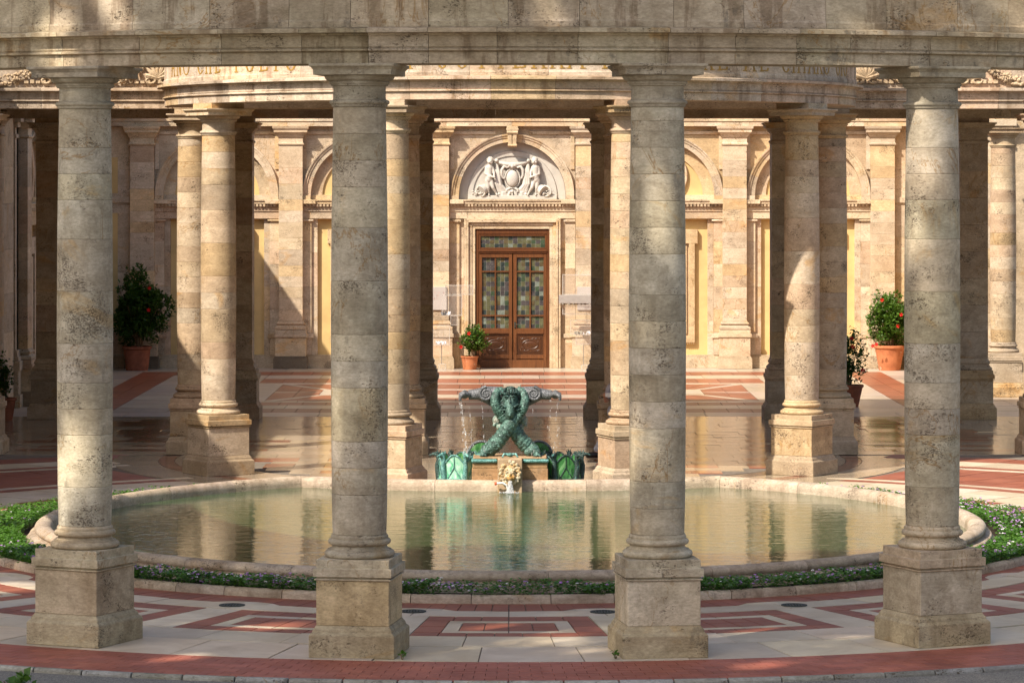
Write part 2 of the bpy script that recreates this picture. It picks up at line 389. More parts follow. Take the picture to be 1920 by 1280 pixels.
def ob(name, me, mats, parent=None, tint=None, loc=None, rotz=0, label=None, cat=None, group=None, kind=None):
    if mats is not None:
        ms = mats if isinstance(mats, (list, tuple)) else [mats]
        if len(me.materials) == 0:
            for m in ms: me.materials.append(m)
    o = bpy.data.objects.new(name, me); COL.objects.link(o)
    if parent: o.parent = parent
    if loc: o.location = loc
    if rotz: o.rotation_euler = (0, 0, rotz)
    o.color = (*(tint or (1, 1, 1)), 1)
    if label: o['label'] = label
    if cat: o['category'] = cat
    if group: o['group'] = group
    if kind: o['kind'] = kind
    return o
def thing(name, label, cat, loc=(0, 0, 0), rotz=0, group=None):
    o = bpy.data.objects.new(name, None); COL.objects.link(o); o.empty_display_size = .2
    o.location = loc; o.rotation_euler = (0, 0, rotz); o['label'] = label; o['category'] = cat
    if group: o['group'] = group
    return o
def tint(v=.10, hue=.05, rnd=random):
    k = 1 + rnd.uniform(-v, v); h = rnd.uniform(-hue, hue); p = rnd.uniform(-hue, hue) * .5
    return (k * (1 + h * .3), k * (1 + p), k * (1 - h * 1.2))
PAL = [(1.08, 1.07, 1.07), (1.0, 1.0, 1.0), (1.02, .94, .90), (1.06, .97, .80), (.93, .92, .92), (1.03, 1.0, .93), (.98, .92, .86), (1.1, 1.08, 1.03)]
def ptint(rnd=random):
    c = rnd.choice(PAL); c = tuple(1 + (x - 1) * 1.15 for x in c); k = rnd.uniform(.86, 1.10); return tuple(x * k for x in c)

# ------------------------------------------------------------------ ground and paving
CF = (-.035, 43.74)          # centre of the front ring
CP = (-.03, 57.1)            # centre of the round portico
RP = 5.58
def polar(r, a, c=CF): return (c[0] + r * math.sin(a), c[1] - r * math.cos(a))
def seen(x, y, m=1.0): return abs(x) < .1524 * y + m

g = MB(); g.add([(-600, -300, -.04), (600, -300, -.04), (600, 900, -.04), (-600, 900, -.04)], [(0, 1, 2, 3)])
ob('ground', g.mesh('ground'), M['gravel'], kind='structure')
def base_sheet(name, poly, z):
    m = MB(); m.prism(poly, z - .10, z); return ob(name, m.mesh(name), M['mortar'], kind='structure')
arcpts = [polar(12.14, R(a)) for a in range(-78, 79, 3)]
terrace = base_sheet('terrace_floor', arcpts + [(12.2, 57.9), (-12.2, 57.9)], -.012)
loggia = base_sheet('loggia_floor', [(-12.2, 57.9), (12.2, 57.9), (12.2, 67.2), (-12.2, 67.2)], -.012)
court = base_sheet('courtyard_floor', [(-12.2, 67.2), (12.2, 67.2), (12.2, 85.2), (-12.2, 85.2)], -.012)

class Pieces:
    """flat paving stones: each its own object, the surplus joined"""
    def __init__(s): s.L = {}
    def quad(s, key, pts, gap=.0065, tn=None): s.L.setdefault(key, []).append((pts, gap, tn))
    def flush(s, parent, tilt=.0016, limit=300, gapk=1.):
        for (name, mat), lst in s.L.items():
            def size(p):
                cx = sum(q[0] for q in p[0]) / len(p[0]); cy = sum(q[1] for q in p[0]) / len(p[0])
                w_ = max(q[0] for q in p[0]) - min(q[0] for q in p[0]); h_ = max(q[1] for q in p[0]) - min(q[1] for q in p[0])
                return -(w_ * h_ / cy ** 3) * (1 if seen(cx, cy, .3) else .01)
            lst.sort(key=size)
            rest = MB()
            for i, (pts, gap, tn) in enumerate(lst):
                gap *= gapk * (.4 if mat.endswith('gloss') and gapk == 1. else 1.)
                n = len(pts); cx = sum(p[0] for p in pts) / n; cy = sum(p[1] for p in pts) / n
                q = []
                for j in range(n):                      # inset by the joint
                    a, b, c = Vector(pts[j - 1]), Vector(pts[j]), Vector(pts[(j + 1) % n])
                    d1 = (b - a).normalized(); d2 = (c - b).normalized()
                    n1 = Vector((-d1.y, d1.x)); n2 = Vector((-d2.y, d2.x))
                    if (Vector((cx, cy)) - b).dot(n1) < 0: n1 = -n1
                    if (Vector((cx, cy)) - b).dot(n2) < 0: n2 = -n2
                    bis = n1 + n2; k = max(.3, 1 + n1.dot(n2))
                    q.append(b + bis * (gap * .5 * 2 / k) * .5 * 2)
                tx, ty = random.gauss(0, tilt), random.gauss(0, tilt)
                tx = max(-.02, min(.02, tx)); ty = max(-.02, min(.02, ty))
                top = [(p.x, p.y, max(-.006, min(.006, (p.x - cx) * tx + (p.y - cy) * ty))) for p in q]
                bot = [(p.x, p.y, -.03) for p in q]
                m = rest if i >= limit else MB()
                m.add(top + bot, [tuple(range(n))] + [(j, j + n, (j + 1) % n + n, (j + 1) % n) for j in range(n)])
                if i < limit: ob(name, m.mesh(name), M[mat], parent, tn or tint(.14, .05))
            if rest.v:
                ob(name, rest.mesh(name), M[mat], parent, (1, 1, 1), kind='stuff')

def quad_ccw(p):
    a = sum(p[i][0] * p[(i + 1) % len(p)][1] - p[(i + 1) % len(p)][0] * p[i][1] for i in range(len(p)))
    return p if a > 0 else p[::-1]
PF = Pieces()
def pcell(key, r0, r1, a0, a1, n=1, c=CF, test=None, gap=.0065):   # polar cell cut in n across
    for i in range(n):
        b0 = a0 + (a1 - a0) * i / n; b1 = a0 + (a1 - a0) * (i + 1) / n
        pts = [polar(r1, b0, c), polar(r1, b1, c), polar(r0, b1, c), polar(r0, b0, c)]
        x, y = polar((r0 + r1) / 2, (b0 + b1) / 2, c)
        if not seen(x, y, .6) or (test and not test(x, y)): continue
        PF.quad(key, quad_ccw(pts), gap)
in_terr = lambda x, y: y < 57.5 and math.hypot(x - CP[0], y - CP[1]) > 6.75
SL, TL, BK = ('paving_slab', 'slab'), ('floor_tile', 'tile'), ('paving_brick', 'brick')
BAY = R(16.6)
# brick walk along the kerb
nb = 0
for j in range(8):
    r1 = 12.10 - j * .156; r0 = r1 - .156
    n = int(R(64) * 11.4 / .21)
    for i in range(n):
        a0 = R(-32) + R(64) * (i + (j % 2) * .5) / n; pcell(BK, r0, r1, a0, a0 + R(64) / n, gap=.003)
# big pale slabs between brick and panels
for k in range(-10, 11):
    a = k * (BAY if abs(k) < 6 else R(16.6))
    for q in range(-1, 2):
        if abs(k) < 6: pcell(SL, 9.78, 10.85, a + (q - .5) * BAY / 3 + R(1.2), a + (q + .5) * BAY / 3 + R(1.2), 1, test=in_terr)
        else:
            b0, b1 = a + (q - .5) * BAY / 3, a + (q + .5) * BAY / 3
            for (r0, r1, ky, nn) in ((9.78, 10.4, SL, 1), (10.4, 10.7, TL, 3), (10.7, 10.95, SL, 1), (10.95, 11.55, TL, 2), (11.55, 12.15, TL, 2), (12.15, 12.75, TL, 2), (12.75, 13.35, TL, 2), (13.35, 13.6, SL, 1), (13.6, 13.9, TL, 3), (13.9, 14.8, SL, 1), (14.8, 15.6, TL, 2), (15.6, 16.6, SL, 1)):
                pcell(ky, r0, r1, b0, b1, nn, test=in_terr)
        pcell(SL, 9.02, 9.77, a + (q - .5) * BAY / 3, a + (q + .5) * BAY / 3, 1, test=in_terr)
    h = R(6.6)
    pcell(SL, 7.44, 9.01, a + h, a + BAY - h, 1, test=in_terr)
    pcell(TL, 8.74, 9.01, a - h, a + h, 7, test=in_terr)
    pcell(TL, 7.44, 7.80, a - h, a + h, 6, test=in_terr)
    for sg in (-1, 1):
        for (r0, r1) in ((7.80, 8.27), (8.27, 8.74)):
            pcell(TL, r0, r1, a + sg * R(4.65), a + sg * h, 1, test=in_terr)
        pcell(SL, 7.95, 8.6, a + sg * R(3.5), a + sg * R(4.65), 1, test=in_terr)
    pcell(SL, 8.6, 8.74, a - R(4.65), a + R(4.65), 2, test=in_terr)
    pcell(SL, 7.80, 7.95, a - R(4.65), a + R(4.65), 2, test=in_terr)
    for i in range(4): 
        b0 = a - R(3.5) + R(7) * i / 4
        pcell(TL, 7.95, 8.275, b0, b0 + R(7) / 4, 1, test=in_terr); pcell(TL, 8.275, 8.6, b0, b0 + R(7) / 4, 1, test=in_terr)
    # scalloped inner band: pale stone round each manhole, red between
    pcell(SL, 6.98, 7.43, a - BAY / 2, a + BAY / 2, 2, test=in_terr)
    ca = a + BAY / 2
    for i in range(5):
        b0 = ca - R(3.6) + R(7.2) * i / 5; b1 = b0 + R(7.2) / 5
        rr0 = 6.98 - .20 * math.sqrt(max(0, 1 - ((b0 - ca) / R(3.6)) ** 2)); rr1 = 6.98 - .20 * math.sqrt(max(0, 1 - ((b1 - ca) / R(3.6)) ** 2))
        pts = [polar(6.975, b0), polar(6.975, b1), polar(rr1, b1), polar(rr0, b0)]
        x, y = polar(6.9, (b0 + b1) / 2)
        if seen(x, y, .5) and in_terr(x, y):
            if i in (0, 4): pts = [p for j, p in enumerate(pts) if not (j == (3 if i == 0 else 2))]
            PF.quad(SL, quad_ccw(pts), .002)
            pts2 = [polar(rr0 - .003, b0), polar(rr1 - .003, b1), polar(6.0, b1), polar(6.0, b0)]
            PF.quad(TL, quad_ccw(pts2), .003)
    pcell(TL, 6.0, 6.972, a - BAY / 2 + R(3.6), a + BAY / 2 - R(3.6), 6, test=in_terr)
# back of the terrace, round the portico
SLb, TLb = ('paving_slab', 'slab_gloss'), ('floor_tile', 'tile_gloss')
for i in range(44):
    a0 = R(-110) + R(220) * i / 44; a1 = R(-110) + R(220) * (i + 1) / 44
    tt = lambda x, y: y < 57.8
    pcell(SLb, 5.95, 6.72, a0, a1, 1, CP, tt)
    pcell(TLb, 5.68, 5.945, a0, a1, 1, CP, tt)
    pcell(SLb, 4.85, 5.675, a0, a1, 1, CP, tt)
for j, (y0, y1, key) in enumerate(((52.3, 53.0, SL), (53.0, 53.5, TL), (53.5, 54.15, SL), (54.15, 54.65, TL), (54.65, 55.2, SL), (55.2, 56.0, TL), (56.0, 56.5, SL), (56.5, 57.15, TL), (57.15, 57.88, SL))):
    x = -4.8 + (j % 2) * .2
    while x < 4.8:
        wd = .78 if key is SL else .5
        xm, ym = x + wd / 2, (y0 + y1) / 2
        if max(math.hypot(xx - CP[0], yy - CP[1]) for xx in (x, x + wd) for yy in (y0, y1)) < 4.84 or (y1 > CP[1] and abs(xm) < 4.4):
            k2 = key
            if key is TL and (.95 < abs(xm) < 1.5 or 3.2 < abs(xm) < 3.75): k2 = SL
            PF.quad(SLb if k2 is SL else TLb, [(x, y0), (x + wd, y0), (x + wd, y1), (x, y1)])
        x += wd
j = 0; y = 44.0
while y < 57.85:
    h_ = (.55, .95, .55, 1.2)[j % 4]; y1 = min(57.88, y + h_); key = TL if j % 4 in (0, 2) else SL
    for sg in (-1, 1):
        x = 5.2
        while x < 10.2:
            wd = 1.1 if key is SL else .55; xm = x + wd / 2; k2 = key
            if key is TL and 7.6 < xm < 8.1: k2 = SL
            P4 = [(xx, yy) for xx in (x, x + wd) for yy in (y, y1)]
            if all(math.hypot(xx * sg - CF[0], yy - CF[1]) > (10.86 if yy < 44.3 else 16.62) for xx, yy in P4) and all(math.hypot(xx * sg - CP[0], yy - CP[1]) > 6.73 for xx, yy in P4) and seen(xm, (y + y1) / 2, .5):
                a_, b_ = sorted((sg * x, sg * (x + wd))); PF.quad(SLb if k2 is SL else TLb, [(a_, y), (b_, y), (b_, y1), (a_, y1)])
            x += wd
    y = y1; j += 1
PF.flush(terrace, .003)

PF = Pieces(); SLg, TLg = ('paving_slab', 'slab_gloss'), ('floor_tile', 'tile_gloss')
rows = [(57.9, 58.6, 0), (58.6, 59.05, 1), (59.05, 59.5, 0), (59.5, 59.95, 1), (59.95, 60.6, 0), (60.6, 61.1, 1), (61.1, 61.75, 0), (61.75, 62.4, 0), (62.4, 63.1, 0), (63.1, 63.8, 0), (63.8, 64.5, 0), (64.5, 65.2, 0), (65.2, 65.9, 0), (65.9, 66.55, 0), (66.55, 67.2, 0)]
for j, (y0, y1, red) in enumerate(rows):
    x = -10.6 + (j % 3) * .27
    while x < 10.6:
        wd = random.choice((.62, .8, .95)) if not red else .55
        xm = x + wd / 2; key = SLg
        if red and not any(abs(abs(xm) - q) < .5 for q in (0, 1.87, 3.6, 5.47, 7.3, 9.15)): key = TLg
        if abs(xm) > 6.3 and 60.5 < y0 < 66 and (abs(abs(xm) - 6.9) < .45 or abs(abs(xm) - 8.3) < .4): key = TLg
        PF.quad(key, [(x, y0), (x + wd, y0), (x + wd, y1), (x, y1)])
        x += wd
PF.flush(loggia, .0055, gapk=.4)

PF = Pieces(); SLc, TLc = ('paving_slab', 'slab_court'), ('floor_tile', 'tile_court')
def rect(key, x0, x1, y0, y1, dx, dy=None, sx=0.):
    nx = max(1, round((x1 - x0) / dx)); ny = max(1, round((y1 - y0) / (dy or (y1 - y0))))
    for j in range(ny):
        ya = y0 + (y1 - y0) * j / ny; yb = y0 + (y1 - y0) * (j + 1) / ny
        for i in range(nx):
            PF.quad(key, [(x0 + (x1 - x0) * i / nx, ya), (x0 + (x1 - x0) * (i + 1) / nx, ya), (x0 + (x1 - x0) * (i + 1) / nx, yb), (x0 + (x1 - x0) * i / nx, yb)])
rect(SLc, -12, 12, 82.95, 84.9, 1.6)
for sg in (-1, 1):
    def rx(key, a, b, y0, y1, dx, dy=None): rect(key, min(sg * a, sg * b), max(sg * a, sg * b), y0, y1, dx, dy)
    rx(SLc, 9.1, 12, 67.2, 82.95, 1.45, 1.6)
    rx(TLc, 8.2, 9.1, 68.4, 82.95, .45, .65)
    rx(SLc, 5.9, 8.2, 68.4, 81.5, 1.15, 1.3)
    rx(SLc, 5.3, 5.9, 71.95, 78.3, .6, 1.6)
    rx(TLc, 5.9, 8.2, 81.5, 82.95, .5, .72)
for (y0, y1, key, dx) in ((81.5, 82.95, TLc, .52), (80.1, 81.5, SLc, 1.3), (78.35, 80.1, TLc, .52), (77.9, 78.35, SLc, 1.3), (71.5, 71.95, SLc, 1.3),
                          (70.6, 71.5, TLc, .5), (69.5, 70.6, SLc, 1.2), (68.4, 69.5, TLc, .5)):
    rect(key, -5.9, 5.9, y0, y1, dx)
rect(SLc, -9.1, 9.1, 67.2, 68.4, 1.3)
# central strip of bands
for (y0, y1, key) in ((76.1, 77.9, TLc), (75.65, 76.1, SLc), (74.1, 75.65, TLc), (73.0, 74.1, SLc), (71.95, 73.0, TLc)):
    if y0 == 76.1:
        rect(TLc, -1.7, -.2, y0, y1, .5); rect(SLc, -.2, .2, y0, y1, .4); rect(TLc, .2, 1.7, y0, y1, .5)
    else: rect(key, -1.7, 1.7, y0, y1, .52 if key is TLc else 1.1)
# side panels: red field, pale inner frame, thin pale lines from the corners
for sg in (-1, 1):
    x0, x1 = (1.7, 5.3) if sg > 0 else (-5.3, -1.7); y0, y1 = 71.95, 77.9
    cx, cy = (x0 + x1) / 2, (y0 + y1) / 2; A = (cx - .75, cx + .75, cy - 1.0, cy + 1.0); t = .13
    C = [(x0, y0), (x1, y0), (x1, y1), (x0, y1)]; I = [(A[0], A[2]), (A[1], A[2]), (A[1], A[3]), (A[0], A[3])]
    for k in range(4):
        c0, c1, i0, i1 = Vector(C[k]), Vector(C[(k + 1) % 4]), Vector(I[k]), Vector(I[(k + 1) % 4])
        e = (c1 - c0).normalized(); a, b, c, d = c0 + e * t * 1.6, c1 - e * t * 1.6, i1 - e * t, i0 + e * t
        us = [0, .25, .47, .53, .75, 1] if k in (1, 3) else [0, .2, .4, .6, .8, 1]
        for q in range(5):
            u0, u1 = us[q], us[q + 1]
            for v0, v1 in ((0, .5), (.5, 1)):
                f = lambda u, v: tuple((a.lerp(b, u)).lerp(d.lerp(c, u), v))
                PF.quad(SLc if (k in (1, 3) and q == 2) else TLc, quad_ccw([f(u0, v0), f(u1, v0), f(u1, v1), f(u0, v1)]))
        e2 = (Vector(C[k - 1]) - c0).normalized()
        PF.quad(SLc, quad_ccw([tuple(c0), tuple(c0 + e * t * 1.6), tuple(i0 + e * t), tuple(i0), tuple(i0 + e2 * t), tuple(c0 + e2 * t * 1.6)][:4]))
        PF.quad(SLc, quad_ccw([tuple(c0), tuple(i0), tuple(i0 + e2 * t), tuple(c0 + e2 * t * 1.6)]))
    rect(SLc, A[0], A[1], A[2], A[2] + .5, .75); rect(SLc, A[0], A[1], A[3] - .5, A[3], .75)
    rect(SLc, A[0], A[0] + .4, A[2] + .5, A[3] - .5, .4); rect(SLc, A[1] - .4, A[1], A[2] + .5, A[3] - .5, .4)
    rect(TLc, A[0] + .4, A[1] - .4, A[2] + .5, A[3] - .5, .35, .5)
PF.flush(court, .002)

# kerb of pale stones in front
kerb = thing('stone_kerb', 'weathered pale stone kerb curving between brick walk and gravel', 'kerb')
for i in range(26):
    a0 = R(-32) + R(64) * i / 26; m = MB()
    m.arc([(0, -.13), (.075, -.13), (.075, -.02), (.06, .006), (0, .006)], CF, 12.105, a0 + .0006, a0 + R(64) / 26 - .0006, 3)
    ob('kerb_stone', m.mesh('kerb_stone', bevel=.006), M['kerb'], kerb, tuple(.62 * q for q in tint(.16, .05)))
for (px, py) in ((435, 1134.5), (774, 1146), (1131, 1147), (1489, 1134.5)):
    Y = FPX * CH / (py - YH); X = (px - 960) * Y / FPX
    side = {435: 'in the paving between the first and second front pedestals from the left', 774: 'just right of the second front pedestal from the left', 1131: 'just left of the third front pedestal from the left', 1489: 'in the paving between the third and fourth front pedestals'}[px]
    t = thing('manhole_cover', 'round iron cover ' + side, 'manhole cover', (X, Y, 0.002), 0, 'round covers in the ring paving')
    m = MB(); m.lathe([(.146, 0), (.146, .008), (.125, .008), (.125, .004)], 32); ob('rim', m.mesh('cover_rim', 30), M['iron'], t)
    m = MB(); m.lathe([(.12, .0), (.12, .008)], 28)
    for ix in range(-3, 4):
        for iy in range(-3, 4):
            if ix * ix + iy * iy < 10: m.box(ix * .032 - .009, ix * .032 + .009, iy * .032 - .009, iy * .032 + .009, .008, .012)
    ob('lid', m.mesh('cover_lid'), M['iron'], t)

# ------------------------------------------------------------------ columns
SH = [(1.19, .268), (1.45, .2755), (2.2, .282), (3.2, .2865), (4.2, .281), (5.0, .270), (5.44, .263)]
def shaft_r(z):
    for (a, ra), (b, rb) in zip(SH, SH[1:]):
        if z <= b: u = (z - a) / (b - a); return ra + (rb - ra) * u
    return SH[-1][1]
def roundprof(c_r, c_z, rr, zz, a0, a1, n):
    return [(c_r + rr * math.cos(R(a0 + (a1 - a0) * i / n)), c_z + zz * math.sin(R(a0 + (a1 - a0) * i / n))) for i in range(n + 1)]
def col_meshes(n, bev):
    D = {}
    m = MB(); m.lathe([(.43, 0), (.43, .222), (.418, .235), (.40, .25), (.395, .275), (.375, .30), (.372, .312)], square=True); D['plinth'] = m.mesh('plinth', bevel=bev)
    m = MB(); m.lathe([(.366, .312), (.366, .757)], square=True); D['pedestal'] = m.mesh('pedestal', bevel=bev)
    m = MB(); m.lathe([(.366, .757), (.384, .760), (.384, .774), (.358, .776), (.358, .790), (.394, .794), (.394, .877), (.366, .879), (.366, .962)], square=True); D['pedestal_cap'] = m.mesh('pedestal_cap', bevel=bev * .6)
    base = [(.30, .962), (.325, .962)] + roundprof(.318, .996, .034, .034, -80, 85, 8) + [(.318, 1.032), (.318, 1.040)] + \
        [(.318 - .045 * math.sin(R(90) * i / 5), 1.040 + .040 * (1 - math.cos(R(90) * i / 5))) for i in range(6)] + [(.282, 1.084)] + \
        roundprof(.283, 1.115, .031, .030, -80, 80, 8) + [(.286, 1.147), (.287, 1.168), (.280, 1.178), (.272, 1.19), (.25, 1.19)]
    m = MB(); m.lathe(base, n); D['column_base'] = m.mesh('column_base', 35)
    cap = [(.24, 5.44), (.275, 5.44), (.281, 5.452)] + [(.281, 5.462)] + roundprof(.279, 5.486, .022, .022, -80, 80, 6) + [(.266, 5.512), (.2615, 5.53), (.2615, 5.645), (.268, 5.650)] + \
        [(.286, 5.652), (.286, 5.664)] + roundprof(.285, 5.681, .017, .016, -80, 60, 5) + \
        [(.296 + .056 * math.sin(R(90) * i / 6), 5.698 + .052 * (1 - math.cos(R(90) * i / 6))) for i in range(7)] + [(.30, 5.752)]
    m = MB(); m.lathe(cap, n); D['capital'] = m.mesh('capital', 35)
    m = MB(); m.lathe([(.393, 5.752), (.393, 5.806), (.40, 5.808), (.402, 5.816), (.412, 5.826), (.426, 5.834), (.430, 5.842), (.430, 5.862)], square=True); D['abacus'] = m.mesh('abacus', bevel=bev * .5)
    pats = []
    for k in range(3):
        rnd = random.Random(40 + k); z = 1.19; L = []
        while z < 5.43:
            h = rnd.choice((.265, .265, .53, .40)); 
            if z + h > 5.30: h = 5.44 - z
            z1 = z + h; c = .0045; ns = max(2, int(h / .09))
            prof = [(shaft_r(z) - c - .012, z), (shaft_r(z) - c, z + .0005), (shaft_r(z + .006), z + .006)] + \
                   [(shaft_r(z + h * i / ns), z + h * i / ns) for i in range(1, ns)] + [(shaft_r(z1 - .006), z1 - .006), (shaft_r(z1) - c, z1 - .0005), (shaft_r(z1) - c - .012, z1)]
            m = MB(); m.lathe(prof, n, cap=False); L.append(m.mesh('shaft_drum', 30)); z = z1
        pats.append(L)
    D['drums'] = pats
    return D
CM_HI = col_meshes(72, .006); CM_LO = col_meshes(40, .006)
def column(label, x, y, rot, D, mat, group, pat=0, name='stone_column', dark_foot=None):
    t = thing(name, label, 'column', (x, y, 0), rot, group)
    sc = 1.0
    for k in ('plinth', 'pedestal', 'pedestal_cap', 'column_base'):
        tn = ptint()
        if k == 'plinth' and dark_foot: tn = dark_foot
        ob(k, D[k], mat, t, tn)
    for me in D['drums'][pat]: ob('shaft_drum', me, mat, t, tint(.10, .05) if mat is M['trav_front'] else ptint(), rotz=random.uniform(0, 6.28))
    grime_shade = .78 if mat is M['trav_front'] else 1.  # darkens front capitals and abaci: stains plus moulding shade put into the tint
    ob('capital', D['capital'], mat, t, tuple(grime_shade * q for q in (tint(.06, .03) if grime_shade < 1 else ptint()))); ob('abacus', D['abacus'], mat, t, tuple(grime_shade * q for q in (tint(.06, .03) if grime_shade < 1 else ptint())))
    return t
def own(D):                     # same meshes, another material slot
    E = {k: (v.copy() if not isinstance(v, list) else [[m.copy() for m in L] for L in v]) for k, v in D.items()}; return E
RF = 10.3
front = [(-1.5, 'front row travertine column at far left, with dappled sun near its base', 1),
         (-.5, 'second front row travertine column from the left, pitted grey shaft standing left of the fountain', 0),
         (.5, 'third front row travertine column, with long ochre vein, standing right of the fountain', 2),
         (1.5, 'front row travertine column at far right, sunlit from the capital down one side, before the flowering bed', 1)]
for k, lab, pat in front:
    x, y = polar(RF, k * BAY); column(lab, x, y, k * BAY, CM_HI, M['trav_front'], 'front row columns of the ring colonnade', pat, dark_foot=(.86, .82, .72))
for k in (-4.5, -3.5, -2.5, 2.5, 3.5, 4.5):
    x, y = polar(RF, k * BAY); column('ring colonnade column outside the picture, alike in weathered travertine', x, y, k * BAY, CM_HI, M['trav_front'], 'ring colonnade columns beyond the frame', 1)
LO = own(CM_LO)
for k, lab, pat in ((-1.5, 'left outer column of the round portico, pale shaft, striped sun on its pedestal', 0), (-.5, 'portico column left of the fountain, sunlit shaft half behind the second front column', 1),
                    (.5, 'portico column right of the fountain, sunlit shaft half behind the third front column', 2), (1.5, 'right outer column of the round portico, shaft half in shade with a bright curved edge', 1)):
    a = k * R(38.2); x, y = polar(RP, a, CP); column(lab, x, y, a, LO, M['trav_warm'], 'columns of the round portico', pat, dark_foot=(.80, .76, .70) if abs(k) > 1 else None)
for x, lab, pat in ((-9.2, 'loggia front column cut by the left picture edge', 0), (-5.52, 'loggia front column just behind the left outer portico column, lower shaft in shade', 2), (-1.87, 'loggia front column half hidden behind the portico column left of the fountain', 1),
                    (1.87, 'loggia front column behind the seated visitor, half hidden by the portico column', 0), (5.52, 'loggia front column beside the small dark potted hibiscus', 2), (9.2, 'loggia front column cut by the right picture edge', 1)):
    column(lab, x, 58.2, 0, LO, M['trav_warm'], 'front columns of the loggia', pat)
column('sunlit round column with ochre scar, standing alone by the bright wing at far right', 10.75, 73.55, 0, LO, M['trav_wall'], None, 2)
# square piers at the back of the loggia
PM = {}
for k in ('plinth', 'pedestal', 'pedestal_cap', 'abacus'): PM[k] = CM_LO[k].copy()
m = MB(); m.lathe([(.30, .962), (.33, .962), (.345, .98), (.345, 1.01), (.33, 1.03), (.318, 1.04), (.29, 1.08), (.305, 1.09), (.312, 1.115), (.305, 1.14), (.29, 1.15), (.29, 1.17), (.275, 1.19)], square=True); PM['pier_base'] = m.mesh('pier_base')
m = MB(); m.lathe([(.275, 5.44), (.283, 5.45), (.283, 5.46), (.30, 5.475), (.30, 5.50), (.27, 5.52), (.27, 5.645), (.29, 5.655), (.30, 5.68), (.33, 5.72), (.35, 5.75)], square=True); PM['pier_capital'] = m.mesh('pier_capital')
PM['blocks'] = []
z = 1.19
while z < 5.4:
    h = .53 if z < 4.6 else 5.44 - z
    m = MB(); m.lathe([(.271, z + .001), (.275, z + .004), (.275, z + h - .004), (.271, z + h - .001)], square=True); PM['blocks'].append(m.mesh('shaft_block')); z += h
for x, lab in ((-9.15, 'dark shaded square pier at far left of the loggia, nearest the side wing'), (-5.42, 'square loggia pier behind the left outer portico column'), (-1.85, 'square shaded pier framing the door on its left'),
               (1.85, 'square shaded pier framing the door on its right'), (5.42, 'square loggia pier just left of the right outer portico column'), (9.15, 'dark shaded square pier behind the far right front column')):
    t = thing('stone_pier', lab, 'pier', (x, 66.8, 0), 0, 'square piers at the back of the loggia')
    for k in ('plinth', 'pedestal', 'pedestal_cap', 'pier_base', 'pier_capital', 'abacus'): ob(k, PM[k], M['trav_warm'], t, ptint())
    for me in PM['blocks']: ob('shaft_block', me, M['trav_warm'], t, ptint())

# ------------------------------------------------------------------ entablatures
def ent_prof(z0, hi=True):      # architrave, outer and inner faces
    return [(-.25, z0), (.25, z0), (.262, z0 + .004), (.262, z0 + .112), (.256, z0 + .114), (.256, z0 + .119), (.276, z0 + .122), (.298, z0 + .130), (.298, z0 + .146), (.274, z0 + .156), (.266, z0 + .158), (.266, z0 + .164), (.276, z0 + .168), (.276, z0 + .278),
            (.300, z0 + .281), (.306, z0 + .296), (.306, z0 + .302), (.392, z0 + .306), (.392, z0 + .345), (.30, z0 + .362), (-.27, z0 + .362), (-.27, z0 + .01)]
def fri_prof(z0, z1): return [(-.25, z0), (.286, z0), (.286, z0 + .055), (.272, z0 + .075), (.268, z0 + .10), (.268, z1), (-.25, z1)]
def cor_prof(z0, over=.34): return [(-.27, z0), (.27, z0), (.31, z0 + .04), (.33, z0 + .10), (.27 + over * .8, z0 + .12), (.27 + over * .8, z0 + .24), (.27 + over, z0 + .30), (.27 + over, z0 + .36), (-.27, z0 + .36)]
Zf = 5.862
ent = thing('ring_entablature', 'long grimy travertine beam curving across the top, carried by the front columns', 'entablature')
def arc_blocks(parent, name, prof, c, rad, a0, a1, step, mat, gap=.0022, jit=.25, rnd=None, bev=0.):
    rnd = rnd or random.Random(5); a = a0
    while a < a1 - 1e-4:
        b = min(a1, a + step * (1 + rnd.uniform(-jit, jit)))
        if a1 - b < step * .4: b = a1
        m = MB(); m.arc(prof, c, rad, a + gap / rad, b - gap / rad, max(2, int((b - a) * rad / .16)))
        ob(name, m.mesh(name, 25), mat, parent, ptint(rnd) if mat is not M['trav_beam'] else tint(.07, .04, rnd)); a = b
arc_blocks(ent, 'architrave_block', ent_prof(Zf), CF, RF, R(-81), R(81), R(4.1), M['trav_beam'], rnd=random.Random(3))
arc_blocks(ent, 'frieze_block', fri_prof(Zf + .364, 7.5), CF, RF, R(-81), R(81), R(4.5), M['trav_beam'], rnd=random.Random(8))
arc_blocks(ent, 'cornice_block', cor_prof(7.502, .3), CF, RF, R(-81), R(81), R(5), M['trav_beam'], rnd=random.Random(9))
m = MB(); m.arc([(-.2, Zf + .02), (.2, Zf + .02), (.2, 7.84), (-.2, 7.84)], CF, RF, R(-80.5), R(80.5), 60); ob('core', m.mesh('core'), M['mortar'], ent)

Zp = 5.95
port = thing('portico_entablature', 'sunlit round portico beam carved with gilt inscription, above the pool', 'entablature')
arc_blocks(port, 'architrave_block', ent_prof(Zp), CP, RP, R(-90), R(90), R(11), M['trav_port'], rnd=random.Random(13))
arc_blocks(port, 'frieze_block', fri_prof(Zp + .364, 7.0), CP, RP, R(-90), R(90), R(9.5), M['trav_port'], rnd=random.Random(14))
arc_blocks(port, 'cornice_block', cor_prof(7.002, .30), CP, RP, R(-90), R(90), R(10), M['trav_port'], rnd=random.Random(15))
m = MB(); m.arc([(-.2, Zp + .02), (.2, Zp + .02), (.2, 7.3), (-.2, 7.3)], CP, RP, R(-89.5), R(89.5), 60); ob('core', m.mesh('core'), M['mortar'], port)
m = MB(); m.prism([polar(5.7, R(a), CP) for a in range(-90, 91, 5)], 7.34, 7.48); ob('portico_roof', m.mesh('portico_roof'), M['trav_warm'], port)
